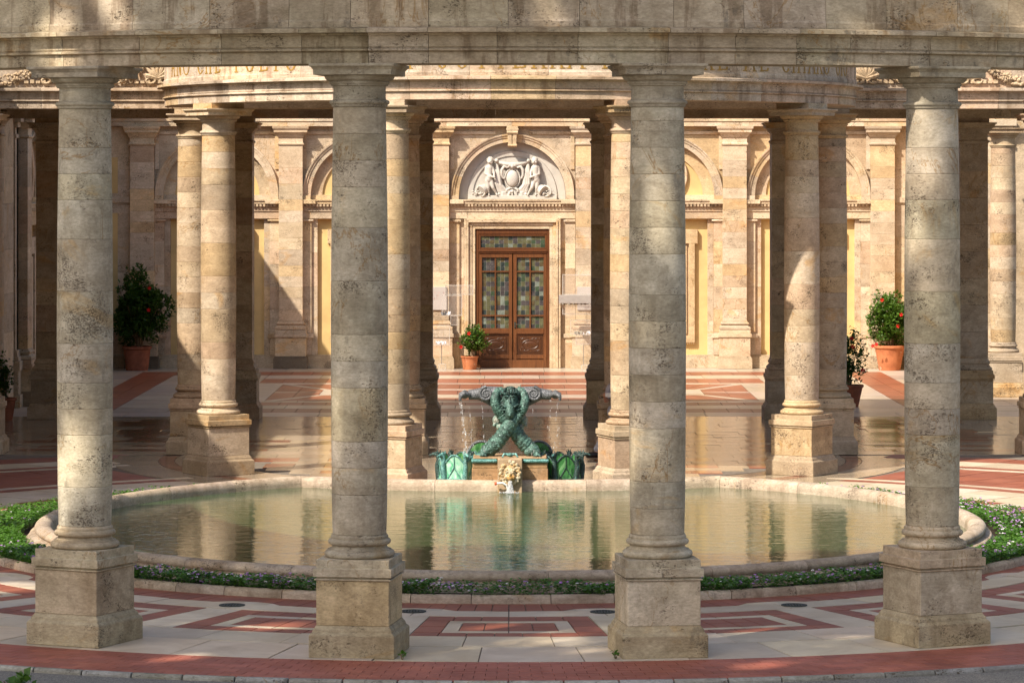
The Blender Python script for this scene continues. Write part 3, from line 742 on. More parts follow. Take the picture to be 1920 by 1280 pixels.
m = MB(); m.prism([polar(5.35, R(a), CP) for a in range(-90, 91, 5)], 6.42, 6.46); ob('portico_ceiling', m.mesh('portico_ceiling'), M['trav_warm'], port)
for k in (-1.5, -.5, .5, 1.5):   # impost pads between the abaci and the beam
    a = k * R(38.2); m = MB(); m.arc([(-.3, 5.862), (.3, 5.862), (.3, Zp), (-.3, Zp)], CP, RP, a - .055, a + .055, 4); ob('impost_block', m.mesh('impost_block'), M['trav_warm'], port, ptint())

lent = thing('loggia_entablature', 'warm travertine loggia beam with carved fruit garlands, either side of the portico', 'entablature')
def straight_blocks(parent, name, prof, x0, x1, y, step, mat, sg=-1, rnd=None):
    rnd = rnd or random.Random(2); x = x0
    while x < x1 - 1e-4:
        b = min(x1, x + step * rnd.uniform(.75, 1.25))
        if x1 - b < .4 * step: b = x1
        m = MB(); m.straight(prof, (x + .002, y), (b - .002, y), (0, sg)); ob(name, m.mesh(name), mat, parent, ptint(rnd)); x = b
for (x0, x1) in ((-12.0, -5.86), (5.80, 12.0)):
    straight_blocks(lent, 'architrave_block', ent_prof(Zp), x0, x1, 58.2, 1.2, M['trav_port'])
    straight_blocks(lent, 'frieze_block', fri_prof(Zp + .364, 7.0), x0, x1, 58.2, 1.3, M['trav_port'])
    straight_blocks(lent, 'cornice_block', cor_prof(7.002, .30), x0, x1, 58.2, 1.2, M['trav_port'])
m = MB(); m.box(-5.86, 5.80, 57.95, 58.45, Zp, 6.40); ob('inner_beam', m.mesh('inner_beam', bevel=.01), M['trav_warm'], lent, (.95, .9, .82))
straight_blocks(lent, 'rear_beam', [(-.26, Zp), (.26, Zp), (.26, 6.95), (.5, 7.0), (.5, 7.3), (-.26, 7.3)], -12, 12, 66.8, 3.6, M['trav_warm'], 1)
m = MB(); m.box(-12, 12, 57.9, 67.1, 7.37, 7.5); ob('loggia_roof', m.mesh('loggia_roof'), M['trav_warm'], lent)
m = MB(); m.box(-12, 12, 58.45, 66.55, 6.42, 6.46); ob('loggia_ceiling', m.mesh('loggia_ceiling'), M['trav_warm'], lent)
for x in (-9.2, -5.52, -1.87, 1.87, 5.52, 9.2):
    m = MB(); m.box(x - .3, x + .3, 57.93, 58.47, 5.862, Zp); ob('impost_block', m.mesh('impost_block'), M['trav_warm'], lent, ptint())
for x in (-9.15, -5.42, -1.85, 1.85, 5.42, 9.15):
    m = MB(); m.box(x - .3, x + .3, 66.53, 67.07, 5.862, Zp); ob('impost_block', m.mesh('impost_block'), M['trav_warm'], lent, ptint())
def garland(cx):
    rnd = random.Random(int(cx * 100)); m = MB(); y = 57.87
    for i in range(46):
        u = i / 45 * 2 - 1; x = cx + u * .62; zc = 6.44 + .26 * u * u; th = .085 * (1 - .45 * abs(u))
        for q in range(4):
            a = rnd.uniform(0, 6.28); r = rnd.uniform(.015, .034)
            m.ball((x + rnd.uniform(-.02, .02), y - rnd.uniform(0, .05), zc + th * math.sin(a)), (r, r, r), 6, 4)
    for u in (-.25, .22): 
        for k in range(3): m.tube([(cx + u + k * .03, y, 6.36 + .26 * u * u), (cx + u + k * .03, y - .07, 6.44 + .26 * u * u), (cx + u + k * .03, y, 6.53 + .26 * u * u)], .012, 6)
    return m.mesh('garland', 50)
def acanthus(cx):
    m = MB(); y = 57.90
    for k in range(-3, 4):
        a = R(90 + k * 24); p = [(cx + .02 * k, y, 6.46), (cx + .15 * math.cos(a), y - .05, 6.46 + .16 * math.sin(a)), (cx + .26 * math.cos(a), y - .03, 6.46 + .28 * math.sin(a))]
        m.tube(p, [.03, .045, .015], 6)
    for s_ in (-1, 1):
        pts = [(cx + s_ * (.12 + .08 * math.cos(R(q))), y - .03, 6.43 + .045 * math.sin(R(q))) for q in range(0, 400, 40)]; m.tube(pts, .022, 6)
    for k in range(10): m.box(cx - .5 + k * .1, cx - .43 + k * .1, y - .035, y + .03, 6.385, 6.43 + .02 * (k % 2))
    return m.mesh('acanthus', 50)
for cx in (-10.3, -8.78, -6.95, 6.95, 8.78, 10.3): ob('garland', garland(cx), M['trav_port'], lent, (1., .93, .8))
for cx in (-9.55, -7.9, -6.1, 6.1, 7.9, 9.55): ob('acanthus_spray', acanthus(cx), M['trav_port'], lent, (1., .93, .8))

# gilt letters on the portico frieze
def ell(cx, cy, rx, ry, a0, a1, n=12): return [(cx + rx * math.cos(R(a0 + (a1 - a0) * i / n)), cy + ry * math.sin(R(a0 + (a1 - a0) * i / n))) for i in range(n + 1)]
GLY = {
 'I': ([[(.5, 0), (.5, 1)]], [(.5, 0), (.5, 1)]), 'L': ([[(.25, 1), (.25, 0)], [(.25, .03), (.85, .03), (.9, .16)]], [(.25, 0), (.25, 1)]),
 'T': ([[(.5, 0), (.5, 1)], [(.06, .86), (.1, .97), (.9, .97), (.94, .86)]], [(.5, 0)]),
 'E': ([[(.22, 0), (.22, 1)], [(.22, .03), (.82, .03), (.88, .16)], [(.22, .52), (.68, .52)], [(.22, .97), (.78, .97), (.83, .85)]], [(.22, 0), (.22, 1)]),
 'H': ([[(.2, 0), (.2, 1)], [(.8, 0), (.8, 1)], [(.2, .5), (.8, .5)]], [(.2, 0), (.8, 0), (.2, 1), (.8, 1)]),
 'N': ([[(.18, 0), (.18, 1)], [(.18, 1), (.82, 0)], [(.82, 0), (.82, 1)]], [(.18, 0), (.82, 1)]),
 'A': ([[(.1, 0), (.5, 1)], [(.5, 1), (.9, 0)], [(.26, .38), (.74, .38)]], [(.1, 0), (.9, 0)]),
 'R': ([[(.2, 0), (.2, 1)], [(.2, .97), (.5, .97)] + ell(.5, .73, .28, .24, 90, -90) + [(.2, .49)], [(.48, .49), (.88, .02)]], [(.2, 0), (.88, 0), (.2, 1)]),
 'O': ([ell(.5, .5, .42, .5, 0, 360, 24)], []), 'C': ([ell(.55, .5, .44, .5, 45, 318, 18)], []),
 'G': ([ell(.55, .5, .44, .5, 45, 318, 18), [(.88, .12), (.88, .45), (.66, .45)]], []),
 'D': ([[(.2, 0), (.2, 1)], [(.2, .97), (.4, .97)] + ell(.42, .5, .43, .47, 90, -90, 14) + [(.2, .03)]], [(.2, 0), (.2, 1)]),
 'S': ([ell(.5, .74, .32, .25, 30, 270, 12) + ell(.5, .25, .34, .25, 90, -150, 12)[1:]], []), 'M': ([[(.1, 0), (.15, 1)], [(.15, 1), (.5, .1)], [(.5, .1), (.85, 1)], [(.85, 1), (.9, 0)]], [(.1, 0), (.9, 0)]), 'F': ([[(.22, 0), (.22, 1)], [(.22, .52), (.68, .52)], [(.22, .97), (.78, .97)]], [(.22, 0)])}
def letter(ch, xa, xb):
    R0 = RP + .2695; zb = 6.428; hh = .34
    def ang(px):
        s_ = 0.
        a = math.asin(max(-.995, min(.995, (px - 956.5) * 51.5 / FPX / R0)))
        for _ in range(12):
            y = CP[1] - R0 * math.cos(a); a = math.asin(max(-.9985, min(.9985, ((px - 960) * y / FPX - CP[0]) / R0)))
        return a
    a0, a1 = ang(xa), ang(xb); wd = max(.05, abs(a1 - a0) * R0); m = MB()
    st, se = GLY[ch]
    def P(u, v, r=0): return polar(R0 + r, a0 + (a1 - a0) * u, CP) + (zb + v * hh,)
    def stroke(p, q, th):
        du, dv = (q[0] - p[0]) * wd, (q[1] - p[1]) * hh; L = math.hypot(du, dv) or 1; nx, ny = -dv / L * th / wd, du / L * th / hh
        c = [(p[0] + nx, p[1] + ny), (q[0] + nx, q[1] + ny), (q[0] - nx, q[1] - ny), (p[0] - nx, p[1] - ny)]
        m.add([P(u, v, .0) for u, v in c] + [P(u, v, .004) for u, v in c], [(4, 5, 6, 7), (0, 1, 5, 4), (1, 2, 6, 5), (2, 3, 7, 6), (3, 0, 4, 7)])
    for line in st:
        for p, q in zip(line, line[1:]):
            vert = abs(q[1] - p[1]) * hh > abs(q[0] - p[0]) * wd
            stroke(p, q, .017 if vert else .010)
    for (u, v) in se: stroke((u - .045 / wd, v), (u + .045 / wd, v), .008)
    ob('letter', m.raw('letter'), M['gold'], port)
for ch, xa, xb in (('A', 322, 328), ('N', 331, 340.5), ('O', 343, 356), ('C', 370, 381), ('H', 384.5, 397), ('E', 403, 414), ('T', 435, 451), ('O', 460, 477), ('L', 485, 503), ('T', 507, 528), ('O', 535, 556),
                   ('D', 738, 756), ('I', 764, 774), ('S', 820, 838), ('O', 855, 877), ('T', 892, 914), ('T', 928, 949), ('E', 960, 988), ('R', 995, 1024), ('R', 1030, 1058), ('A', 1064, 1096), ('L', 1128, 1150), ('A', 1153, 1178),
                   ('R', 1318, 1338), ('E', 1345, 1366), ('A', 1395, 1417), ('L', 1423, 1442), ('C', 1465, 1481), ('H', 1485, 1501), ('I', 1505, 1512), ('A', 1515.5, 1529), ('R', 1531, 1542), ('O', 1544, 1555.5), ('G', 1567, 1574.5), ('I', 1576.5, 1580), ('O', 1581.5, 1588)):
    letter(ch, xa, xb)

exec_parts = []
# ------------------------------------------------------------------ walls with pilasters and arched bays
def wall_block(parent, x0, x1, yf, yb, zs, mat='trav_wall', name='wall_block', rnd=random, bev=.004):
    for z0, z1 in zip(zs, zs[1:]):
        m = MB(); m.box(x0, x1, yf, yb, z0 + .001, z1 - .001); ob(name, m.mesh(name, bevel=bev), M[mat], parent, ptint(rnd))
def steps(z0, z1, h, rnd=random):
    n = max(1, round((z1 - z0) / h)); return [z0 + (z1 - z0) * i / n for i in range(n + 1)]
PB = {}
def pilaster(parent, x, foot=(1, 1, 1), hw=.30, depth=.20):
    key = (hw, depth)
    if key not in PB:
        D = {}; hx = lambda d: hw + d
        def stack(L, nm):
            m = MB()
            for (z0, z1, d) in L: m.box(-hx(d), hx(d), -depth - d, .0, z0, z1)
            return m.mesh(nm, bevel=.004)
        D['pilaster_foot'] = stack([(0, .255, .13), (.256, .285, .115), (.286, .31, .10)], 'pilaster_foot')
        D['pilaster_die'] = stack([(.311, .77, .085)], 'pilaster_die')
        D['pilaster_cap'] = stack([(.771, .79, .095), (.791, .88, .115), (.881, .97, .09)], 'pilaster_cap')
        def roll(L, nm):
            m = MB()
            poly = L
            vs = []
            for d, z in poly:
                vs += [(-hx(d), 0., z), (-hx(d), -depth - d, z), (hx(d), -depth - d, z), (hx(d), 0., z)]
            fs = []
            for i in range(len(poly) - 1):
                for k in range(3): a = i * 4 + k; fs.append((a, a + 1, a + 5, a + 4))
            L4 = (len(poly) - 1) * 4; fs.append((0, 1, 2, 3)); fs.append((L4 + 3, L4 + 2, L4 + 1, L4))
            m.add(vs, fs); return m.mesh(nm, 40)
        D['pilaster_base'] = roll([(.06, .971), (.085, .985), (.09, 1.02), (.08, 1.05), (.055, 1.055), (.03, 1.075), (.02, 1.10), (.045, 1.105), (.055, 1.13), (.045, 1.155), (.02, 1.16), (.015, 1.19), (0, 1.20)], 'pilaster_base')
        D['pilaster_capital'] = roll([(0, 5.60), (.012, 5.605), (.03, 5.62), (.03, 5.65), (.01, 5.665), (.004, 5.68), (.004, 5.80), (.03, 5.81), (.04, 5.84), (.06, 5.88), (.10, 5.92), (.10, 5.925), (.12, 5.93), (.12, 5.99), (.13, 6.0), (.155, 6.03), (.155, 6.075)], 'pilaster_capital')
        PB[key] = D
    D = PB[key]
    for k in ('pilaster_foot', 'pilaster_die', 'pilaster_cap', 'pilaster_base', 'pilaster_capital'):
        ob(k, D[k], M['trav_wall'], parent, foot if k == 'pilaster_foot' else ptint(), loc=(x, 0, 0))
    zz = [1.20]
    while zz[-1] < 5.3: zz.append(zz[-1] + random.choice((.27, .28, .29, .40)))
    zz[-1] = 5.60
    for z0, z1 in zip(zz, zz[1:]):
        m = MB(); m.box(x - hw, x + hw, -depth, 0, z0 + .001, z1 - .001); ob('pilaster_block', m.mesh('pilaster_block', bevel=.004), M['trav_wall'], parent, ptint())
def archivolt(parent, cx, cz, r0, r1, y0, nseg=9):
    for i in range(nseg):
        a0, a1 = PI * i / nseg, PI * (i + 1) / nseg; m = MB()
        w_ = r1 - r0
        m.ringy([(r0, .12), (r0, y0), (r0 + w_ * .52, y0), (r0 + w_ * .55, y0 - .025), (r0 + w_ * .78, y0 - .03), (r0 + w_ * .82, y0 - .055), (r1, y0 - .06), (r1, .0), (r1 - .01, .12)], cx, cz, a0 + .0012, a1 - .0012, 6)
        ob('voussoir', m.mesh('voussoir', 20), M['trav_wall'], parent, ptint())
def bay(parent, cx, hc=1.58, door=False):
    CZ, R1, R0, ZS = 4.34, min(1.555, hc - .015), min(1.345, hc - .22), 4.24
    # spandrel
    for sg in (-1, 1):
        poly = []
        for i in range(13):
            x = R1 * i / 12; z = CZ + math.sqrt(max(0, R1 * R1 - x * x)); poly.append((cx + sg * x, z))
        poly += [(cx + sg * hc, CZ), (cx + sg * hc, 6.08), (cx, 6.08)]
        m = MB(); m.prism_y(poly, .02, .20); ob('spandrel', m.mesh('spandrel'), M['trav_wall'], parent, ptint())
        m = MB(); m.box(*sorted((cx + sg * (R1 + .001), cx + sg * hc)), .021, .2, ZS, CZ); ob('wall_block', m.mesh('wall_block'), M['trav_wall'], parent, ptint())
        # raised frame in the spandrel corner
        m = MB(); xa, xb = sorted((cx + sg * (hc - .12), cx + sg * (hc - .02)))
        m.box(xa, xb, -.02, .02, 5.0, 5.88); xa, xb = sorted((cx + sg * .42, cx + sg * (hc - .02))); m.box(xa, xb, -.022, .02, 5.88, 5.96); ob('spandrel_frame', m.mesh('spandrel_frame', bevel=.004), M['trav_wall'], parent, ptint())
    archivolt(parent, cx, CZ, R0, R1, -.06)
    for sg in (-1, 1):
        m = MB(); xa, xb = sorted((cx + sg * R0, cx + sg * R1)); m.box(xa, xb, -.115, .12, ZS, CZ - .001); ob('arch_springer', m.mesh('arch_springer', bevel=.004), M['trav_wall'], parent, ptint())
    m = MB(); k = [(-.10, 5.55), (.10, 5.55), (.13, 5.98), (-.13, 5.98)]
    m.prism_y([(cx + x, z) for x, z in k], -.20, .05); m.box(cx - .155, cx + .155, -.25, .05, 5.981, 6.03); m.box(cx - .14, cx + .14, -.23, .05, 6.031, 6.078)
    for s_ in (-1, 1): m.prism_y([(cx + s_ * .055 - .04, 5.60), (cx + s_ * .055 + .04, 5.60), (cx + s_ * .065 + .045, 5.93), (cx + s_ * .065 - .045, 5.93)], -.225, -.19)
    m.tube([(cx - .115, -.21, 5.60), (cx + .115, -.21, 5.60)], .035, 10); m.tube([(cx - .14, -.22, 5.93), (cx + .14, -.22, 5.93)], .045, 10)
    ob('keystone', m.mesh('keystone', bevel=.003), M['trav_wall'], parent, (1.0, .95, .84))
    # sill cornice with dentils
    m = MB(); m.box(cx - hc, cx + hc, -.155, .2, ZS - .035, ZS); m.box(cx - hc, cx + hc, -.125, .2, ZS - .11, ZS - .036)
    for sg in (-1, 1):
        xa, xb = sorted((cx + sg * (hc - .36), cx + sg * hc)); m.box(xa, xb, -.17, -.10, ZS - .105, ZS - .004)
    ob('sill_cornice', m.mesh('sill_cornice', bevel=.004), M['trav_wall'], parent, ptint())
    m = MB(); n = int(2 * hc / .088)
    for i in range(n): x = cx - hc + .02 + i * .088; m.box(x, x + .052, -.115, .0, ZS - .175, ZS - .112)
    m.box(cx - hc, cx + hc, -.06, .2, ZS - .177, ZS - .111); ob('dentil_course', m.mesh('dentil_course'), M['trav_wall'], parent, (1, .95, .88), kind='stuff')
    m = MB(); m.box(cx - hc, cx + hc, -.045, .2, ZS - .30, ZS - .178); m.box(cx - hc, cx + hc, -.02, .2, ZS - .48, ZS - .301); ob('architrave_band', m.mesh('architrave_band', bevel=.004), M['trav_wall'], parent, ptint())
    ztop = ZS - .481
    if not door:
        m = MB(); m.ringy([(1.06, .10), (1.06, .17), (R0 + .01, .17), (R0 + .01, .10)], cx, CZ, 0, PI, 30); ob('inner_arch', m.mesh('inner_arch', 30), M['trav_wall'], parent, ptint())
        m = MB(); m.box(cx - R0, cx + R0, .06, .17, ZS + .001, ZS + .115); ob('tympanum_sill', m.mesh('tympanum_sill', bevel=.004), M['trav_wall'], parent, ptint())
        m = MB(); m.prism_y([(cx + 1.10 * math.cos(PI * i / 30), CZ + 1.10 * math.sin(PI * i / 30)) for i in range(31)], .15, .25); ob('tympanum', m.mesh('tympanum'), M['stucco'], parent)
        m = MB(); m.ringy([(.56, .14), (.56, .08), (.60, .06), (.66, .06), (.68, .08), (.68, .14)], cx, CZ + .50, 0, 2 * PI, 40); ob('roundel_ring', m.mesh('roundel_ring', 30), M['trav_wall'], parent, ptint())
        m = MB(); m.box(cx - hc + .40, cx + hc - .40, .18, .26, .33, ztop); ob('stucco_panel', m.mesh('stucco_panel'), M['stucco'], parent)
        for sg in (-1, 1):
            xa, xb = sorted((cx + sg * (hc - .25), cx + sg * hc)); wall_block(parent, xa, xb, 0, .2, [.33] + steps(.33, ztop, .62)[1:], name='side_strip_block')
            xa, xb = sorted((cx + sg * (hc - .40), cx + sg * (hc - .251))); wall_block(parent, xa, xb, .07, .2, steps(.33, ztop, .95), name='side_strip_block')
            m = MB(); xa, xb = sorted((cx + sg * (hc - .30), cx + sg * hc)); m.box(xa, xb, -.05, .05, ztop - .06, ztop - .02); m.box(xa, xb, -.03, .05, .76, .86); ob('strip_capital', m.mesh('strip_capital', bevel=.004), M['trav_wall'], parent, ptint())
        m = MB(); m.box(cx - hc, cx + hc, -.02, .25, 0, .29); m.box(cx - hc, cx + hc, .02, .25, .291, .329); ob('skirting', m.mesh('skirting', bevel=.004), M['trav_wall'], parent, (.92, .9, .85))
        hwT, zt, zb = .86, 3.47, .66; m = MB()        # eared tablet
        m.box(cx - hwT, cx - hwT + .15, .06, .2, zb, zt); m.box(cx + hwT - .15, cx + hwT, .06, .2, zb, zt); m.box(cx - hwT - .07, cx + hwT + .07, .055, .2, zt - .34, zt + .02); m.box(cx - hwT, cx + hwT, .058, .2, zb - .02, zb + .14)
        m.box(cx - hwT + .20, cx + hwT - .20, .09, .2, zb + .2, zt - .4)
        for q in range(5):
            for sg in (-1, 1): m.box(cx + sg * (hwT - .03 - q * .05) - .012, cx + sg * (hwT - .03 - q * .05) + .012, .07, .12, zb - .06, zb - .021)
        ob('tablet_frame', m.mesh('tablet_frame', bevel=.006), M['trav_wall'], parent, ptint())
        m = MB(); m.box(cx - hwT + .1, cx + hwT - .1, .13, .2, zb + .1, zt - .2); ob('tablet_field', m.mesh('tablet_field'), M['trav_wall'], parent, (.95, .9, .82))
def top_band(parent, x0, x1, zt=7.6, over=.5):
    for (z0, z1, d, nm, st) in ((6.08, 6.205, .20, 'architrave_block', 1.4), (6.206, 6.36, .225, 'architrave_block', 1.5), (6.361, 6.42, .27, 'architrave_block', 1.6), (6.421, zt - .42, .20, 'frieze_block', 1.5), (zt - .419, zt - .22, .33, 'cornice_block', 1.7), (zt - .219, zt, over, 'cornice_block', 1.7)):
        x = x0
        while x < x1 - 1e-3:
            b = min(x1, x + st * random.uniform(.8, 1.2)); b = x1 if x1 - b < .5 else b
            m = MB(); m.box(x + .001, b - .001, -d, .3, z0, z1); ob(nm, m.mesh(nm, bevel=.004), M['trav_wall'], parent, ptint()); x = b

wall = thing('palace_wall', 'sunlit travertine palace facade with pilasters, arched bays and yellow stucco behind the courtyard', 'wall', (0, 84.62, 0))
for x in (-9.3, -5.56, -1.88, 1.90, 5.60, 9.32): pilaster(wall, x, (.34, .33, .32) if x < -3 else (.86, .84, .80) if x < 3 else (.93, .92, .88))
for cx in (-7.43, -3.72, 3.75, 7.46): bay(wall, cx)
bay(wall, .01, 1.585, True)
top_band(wall, -12, 12)
for x0, x1 in ((-10.5, -9.62), (9.64, 10.6)):
    wall_block(wall, x0, x1, .0, .2, [0, .33, .9, 1.6, 2.4, 3.3, 4.1, 4.24], name='side_strip_block'); wall_block(wall, x0, x1, .0, .2, [4.241, 5.0, 6.08], name='side_strip_block')
    c = (x0 + x1) / 2; m = MB(); m.box(c - .13, c + .13, -.012, .1, 1.0, 3.9); m.box(c - .13, c + .13, -.012, .1, 4.4, 5.3); ob('stucco_panel', m.mesh('stucco_panel'), M['stucco'], wall)
    m = MB(); m.box(x0, x1, -.05, .1, 4.16, 4.30); m.box(x0, x1, -.05, .1, .30, .36); ob('strip_capital', m.mesh('strip_capital', bevel=.004), M['trav_wall'], wall)
m = MB(); m.box(-12.2, 12.2, .26, .7, 0, 7.5); ob('wall_core', m.mesh('wall_core'), M['mortar'], wall)

# door bay
ds = wall
for sg in (-1, 1):
    c = .01
    xa, xb = sorted((c + sg * 1.22, c + sg * 1.33)); wall_block(ds, xa, xb, .055, .2, steps(0, 3.76, .8), name='side_strip_block')
    xa, xb = sorted((c + sg * 1.331, c + sg * 1.585)); wall_block(ds, xa, xb, .0, .2, steps(0, 3.76, .62), name='side_strip_block')
    m = MB(); xa, xb = sorted((c + sg * 1.29, c + sg * 1.585)); m.box(xa, xb, -.05, .05, 3.68, 3.73); m.box(xa, xb, -.03, .05, .76, .86); ob('strip_capital', m.mesh('strip_capital', bevel=.004), M['trav_wall'], ds, ptint())
    m = MB()
    def pr(x): return c + sg * x
    for (r0, r1, y) in ((.935, 1.02, -.02), (1.0205, 1.10, -.045), (1.1005, 1.15, -.10), (1.1505, 1.215, -.075)):
        xa, xb = sorted((pr(r0), pr(r1))); m.box(xa, xb, y, .2, 0, 3.50 + (r1 - .935) - .0005)
    ob('door_jamb', m.mesh('door_jamb', bevel=.006), M['trav_wall'], ds, (1.06, 1.03, .96))
m = MB()
for (r0, r1, y) in ((0, .085, -.021), (.0855, .165, -.046), (.1655, .215, -.101), (.2155, .262, -.076)): m.box(.01 - .935 - r0, .01 + .935 + r0, y, .2, 3.50 + r0, 3.50 + r1)
ob('door_lintel', m.mesh('door_lintel', bevel=.006), M['trav_wall'], ds, (1.06, 1.03, .96))

door = thing('double_door', 'varnished wooden double door with leaded coloured glass and carved lower panels', 'door', (.02, 84.70, 0))
m = MB(); m.box(-.925, -.86, -.06, .08, 0, 3.49); m.box(.86, .925, -.06, .08, 0, 3.49); m.box(-.86, .86, -.06, .08, 3.37, 3.49); m.box(-.86, .86, -.075, .08, 2.89, 3.0); m.box(-.86, .86, -.095, .08, 2.93, 2.965)
ob('frame', m.mesh('door_frame', bevel=.006), M['wood'], door, (.85, .8, .75))
GL = ['glass_olive', 'glass_olive', 'glass_green', 'glass_mauve', 'glass_pale', 'glass_brown', 'glass_dark', 'glass_olive', 'glass_mauve']
GM = ['glass_olive', 'glass_green', 'glass_mauve', 'glass_pale', 'glass_brown', 'glass_dark', 'lead']
def glazing(parent, x0, x1, z0, z1, nx, nz, y, name='leaded_glass'):
    m = MB(); m.cur = 6; m.box(x0, x1, y + .002, y + .012, z0, z1); g_ = .007; rnd = random.Random(int(x0 * 100 + z0 * 77))
    for i in range(nx):
        for j in range(nz):
            a, b = x0 + (x1 - x0) * i / nx + g_ / 2, x0 + (x1 - x0) * (i + 1) / nx - g_ / 2; c, d = z0 + (z1 - z0) * j / nz + g_ / 2, z0 + (z1 - z0) * (j + 1) / nz - g_ / 2
            m.cur = GM.index(rnd.choice(GL)); t1, t2 = rnd.uniform(-.0025, .0025), rnd.uniform(-.0025, .0025)
            m.add([(a, y - .003 + t1, c), (b, y - .003 - t1, c), (b, y - .003 + t2, d), (a, y - .003 - t2, d)], [(0, 1, 2, 3)])
    return ob(name, m.raw(name), [M[k] for k in GM], parent, kind='stuff')
tr_ = MB(); tr_.box(-.86, -.81, -.045, .05, 3.0, 3.37); tr_.box(.81, .86, -.045, .05, 3.0, 3.37); tr_.box(-.81, .81, -.045, .05, 3.32, 3.37); tr_.box(-.81, .81, -.045, .05, 3.0, 3.03)
tr_o = ob('transom_window', tr_.mesh('transom_window', bevel=.006), M['wood'], door, (.9, .85, .8)); glazing(tr_o, -.81, .81, 3.03, 3.32, 14, 3, .0)
for sg in (-1, 1):
    xo, xi = sg * .855, sg * .012
    m = MB(); X = lambda a, b: sorted((sg * a, sg * b))
    m.box(*X(.012, .10), -.05, .05, .0, 2.885); m.box(*X(.775, .855), -.05, .05, 0, 2.885)
    m.box(*X(.10, .775), -.05, .05, 2.78, 2.885); m.box(*X(.10, .775), -.05, .05, .86, 1.0); m.box(*X(.10, .775), -.05, .05, .235, .33); m.box(*X(.10, .775), -.03, .05, 0, .234)
    m.box(*X(.0, .855), -.068, -.05, .0, .20); m.box(*X(.10, .775), -.062, -.05, .86, .90); m.box(*X(.10, .775), -.062, -.05, 2.78, 2.80)
    lf = ob('door_leaf', m.mesh('door_leaf', bevel=.006), M['wood'], door, (1, 1, 1) if sg < 0 else (1.05, 1.05, 1.05))
    m = MB(); m.box(*X(.42, .455), -.045, .03, 1.0, 2.78); m.box(*X(.10, .42), -.044, .03, 2.41, 2.445); m.box(*X(.455, .775), -.044, .03, 2.41, 2.445); m.box(*X(.10, .42), -.044, .03, 1.30, 1.335); m.box(*X(.455, .775), -.044, .03, 1.30, 1.335)
    ob('muntin', m.mesh('muntin', bevel=.005), M['wood'], lf)
    for (a, b) in ((.10, .42), (.455, .775)):
        xa, xb = X(a, b)
        for (z0, z1, nz) in ((1.0, 1.30, 3), (1.335, 2.41, 9), (2.445, 2.78, 3)): glazing(lf, xa, xb, z0, z1, 3, nz, .0)
    m = MB(); xa, xb = X(.10, .775); xc = (xa + xb) / 2; m.box(xa, xb, -.02, .03, .33, .86); m.box(xa + .07, xb - .07, -.035, -.02, .40, .79)
    for q in range(0, 360, 12):
        a, b = R(q), R(q + 12); m.tube([(xc + .20 * math.cos(a), -.038, .595 + .115 * math.sin(a)), (xc + .20 * math.cos(b), -.038, .595 + .115 * math.sin(b))], .011, 6, False)
    m.box(xc - .035, xc + .035, -.05, -.03, .575, .615); m.ball((xc, -.036, .595), (.15, .012, .075), 16, 8)
    for s1 in (-1, 1):
        for s2 in (-1, 1):
            m.tube([(xc + s1 * (.17 + .05 * math.cos(R(t))), -.036, .595 + s2 * (.11 + .05 * math.sin(R(t)))) for t in range(-60, 280, 34)], .009, 6, False)
            m.tube([(xc + s1 * .04, -.036, .595 + s2 * .14), (xc + s1 * .10, -.038, .595 + s2 * .165), (xc + s1 * .17, -.036, .595 + s2 * .15)], .009, 6)
            m.ball((xc + s1 * .235, -.036, .595 + s2 * .145), (.02, .01, .02), 8, 5)
    ob('carved_panel', m.mesh('carved_panel', 40), M['wood'], lf, (.55, .54, .53))
    if sg > 0:
        m = MB(); m.box(.035, .07, -.065, -.05, 1.0, 1.16); m.tube([(.052, -.06, 1.10), (.052, -.11, 1.10), (.15, -.115, 1.10)], .010, 8); m.ball((.052, -.075, 1.03), .014, 8, 5); ob('handle', m.mesh('door_handle', 40), M['iron'], lf)

# ------------------------------------------------------------------ fused bodies
def fuse(mb, voxel, name, smooth=4, fac=.5):
    me = mb.raw(name + '_src'); o = bpy.data.objects.new('tmp', me); COL.objects.link(o)
    bm = bmesh.new(); bm.from_mesh(me); bmesh.ops.recalc_face_normals(bm, faces=bm.faces); bm.to_mesh(me); bm.free()
    r = o.modifiers.new('r', 'REMESH'); r.mode = 'VOXEL'; r.voxel_size = voxel; r.use_smooth_shade = True
    if smooth: q = o.modifiers.new('s', 'SMOOTH'); q.iterations = smooth; q.factor = fac
    dg = bpy.context.evaluated_depsgraph_get(); dg.update()
    out = bpy.data.meshes.new_from_object(o.evaluated_get(dg)); out.name = name
    bpy.data.objects.remove(o); out.shade_smooth(); return out

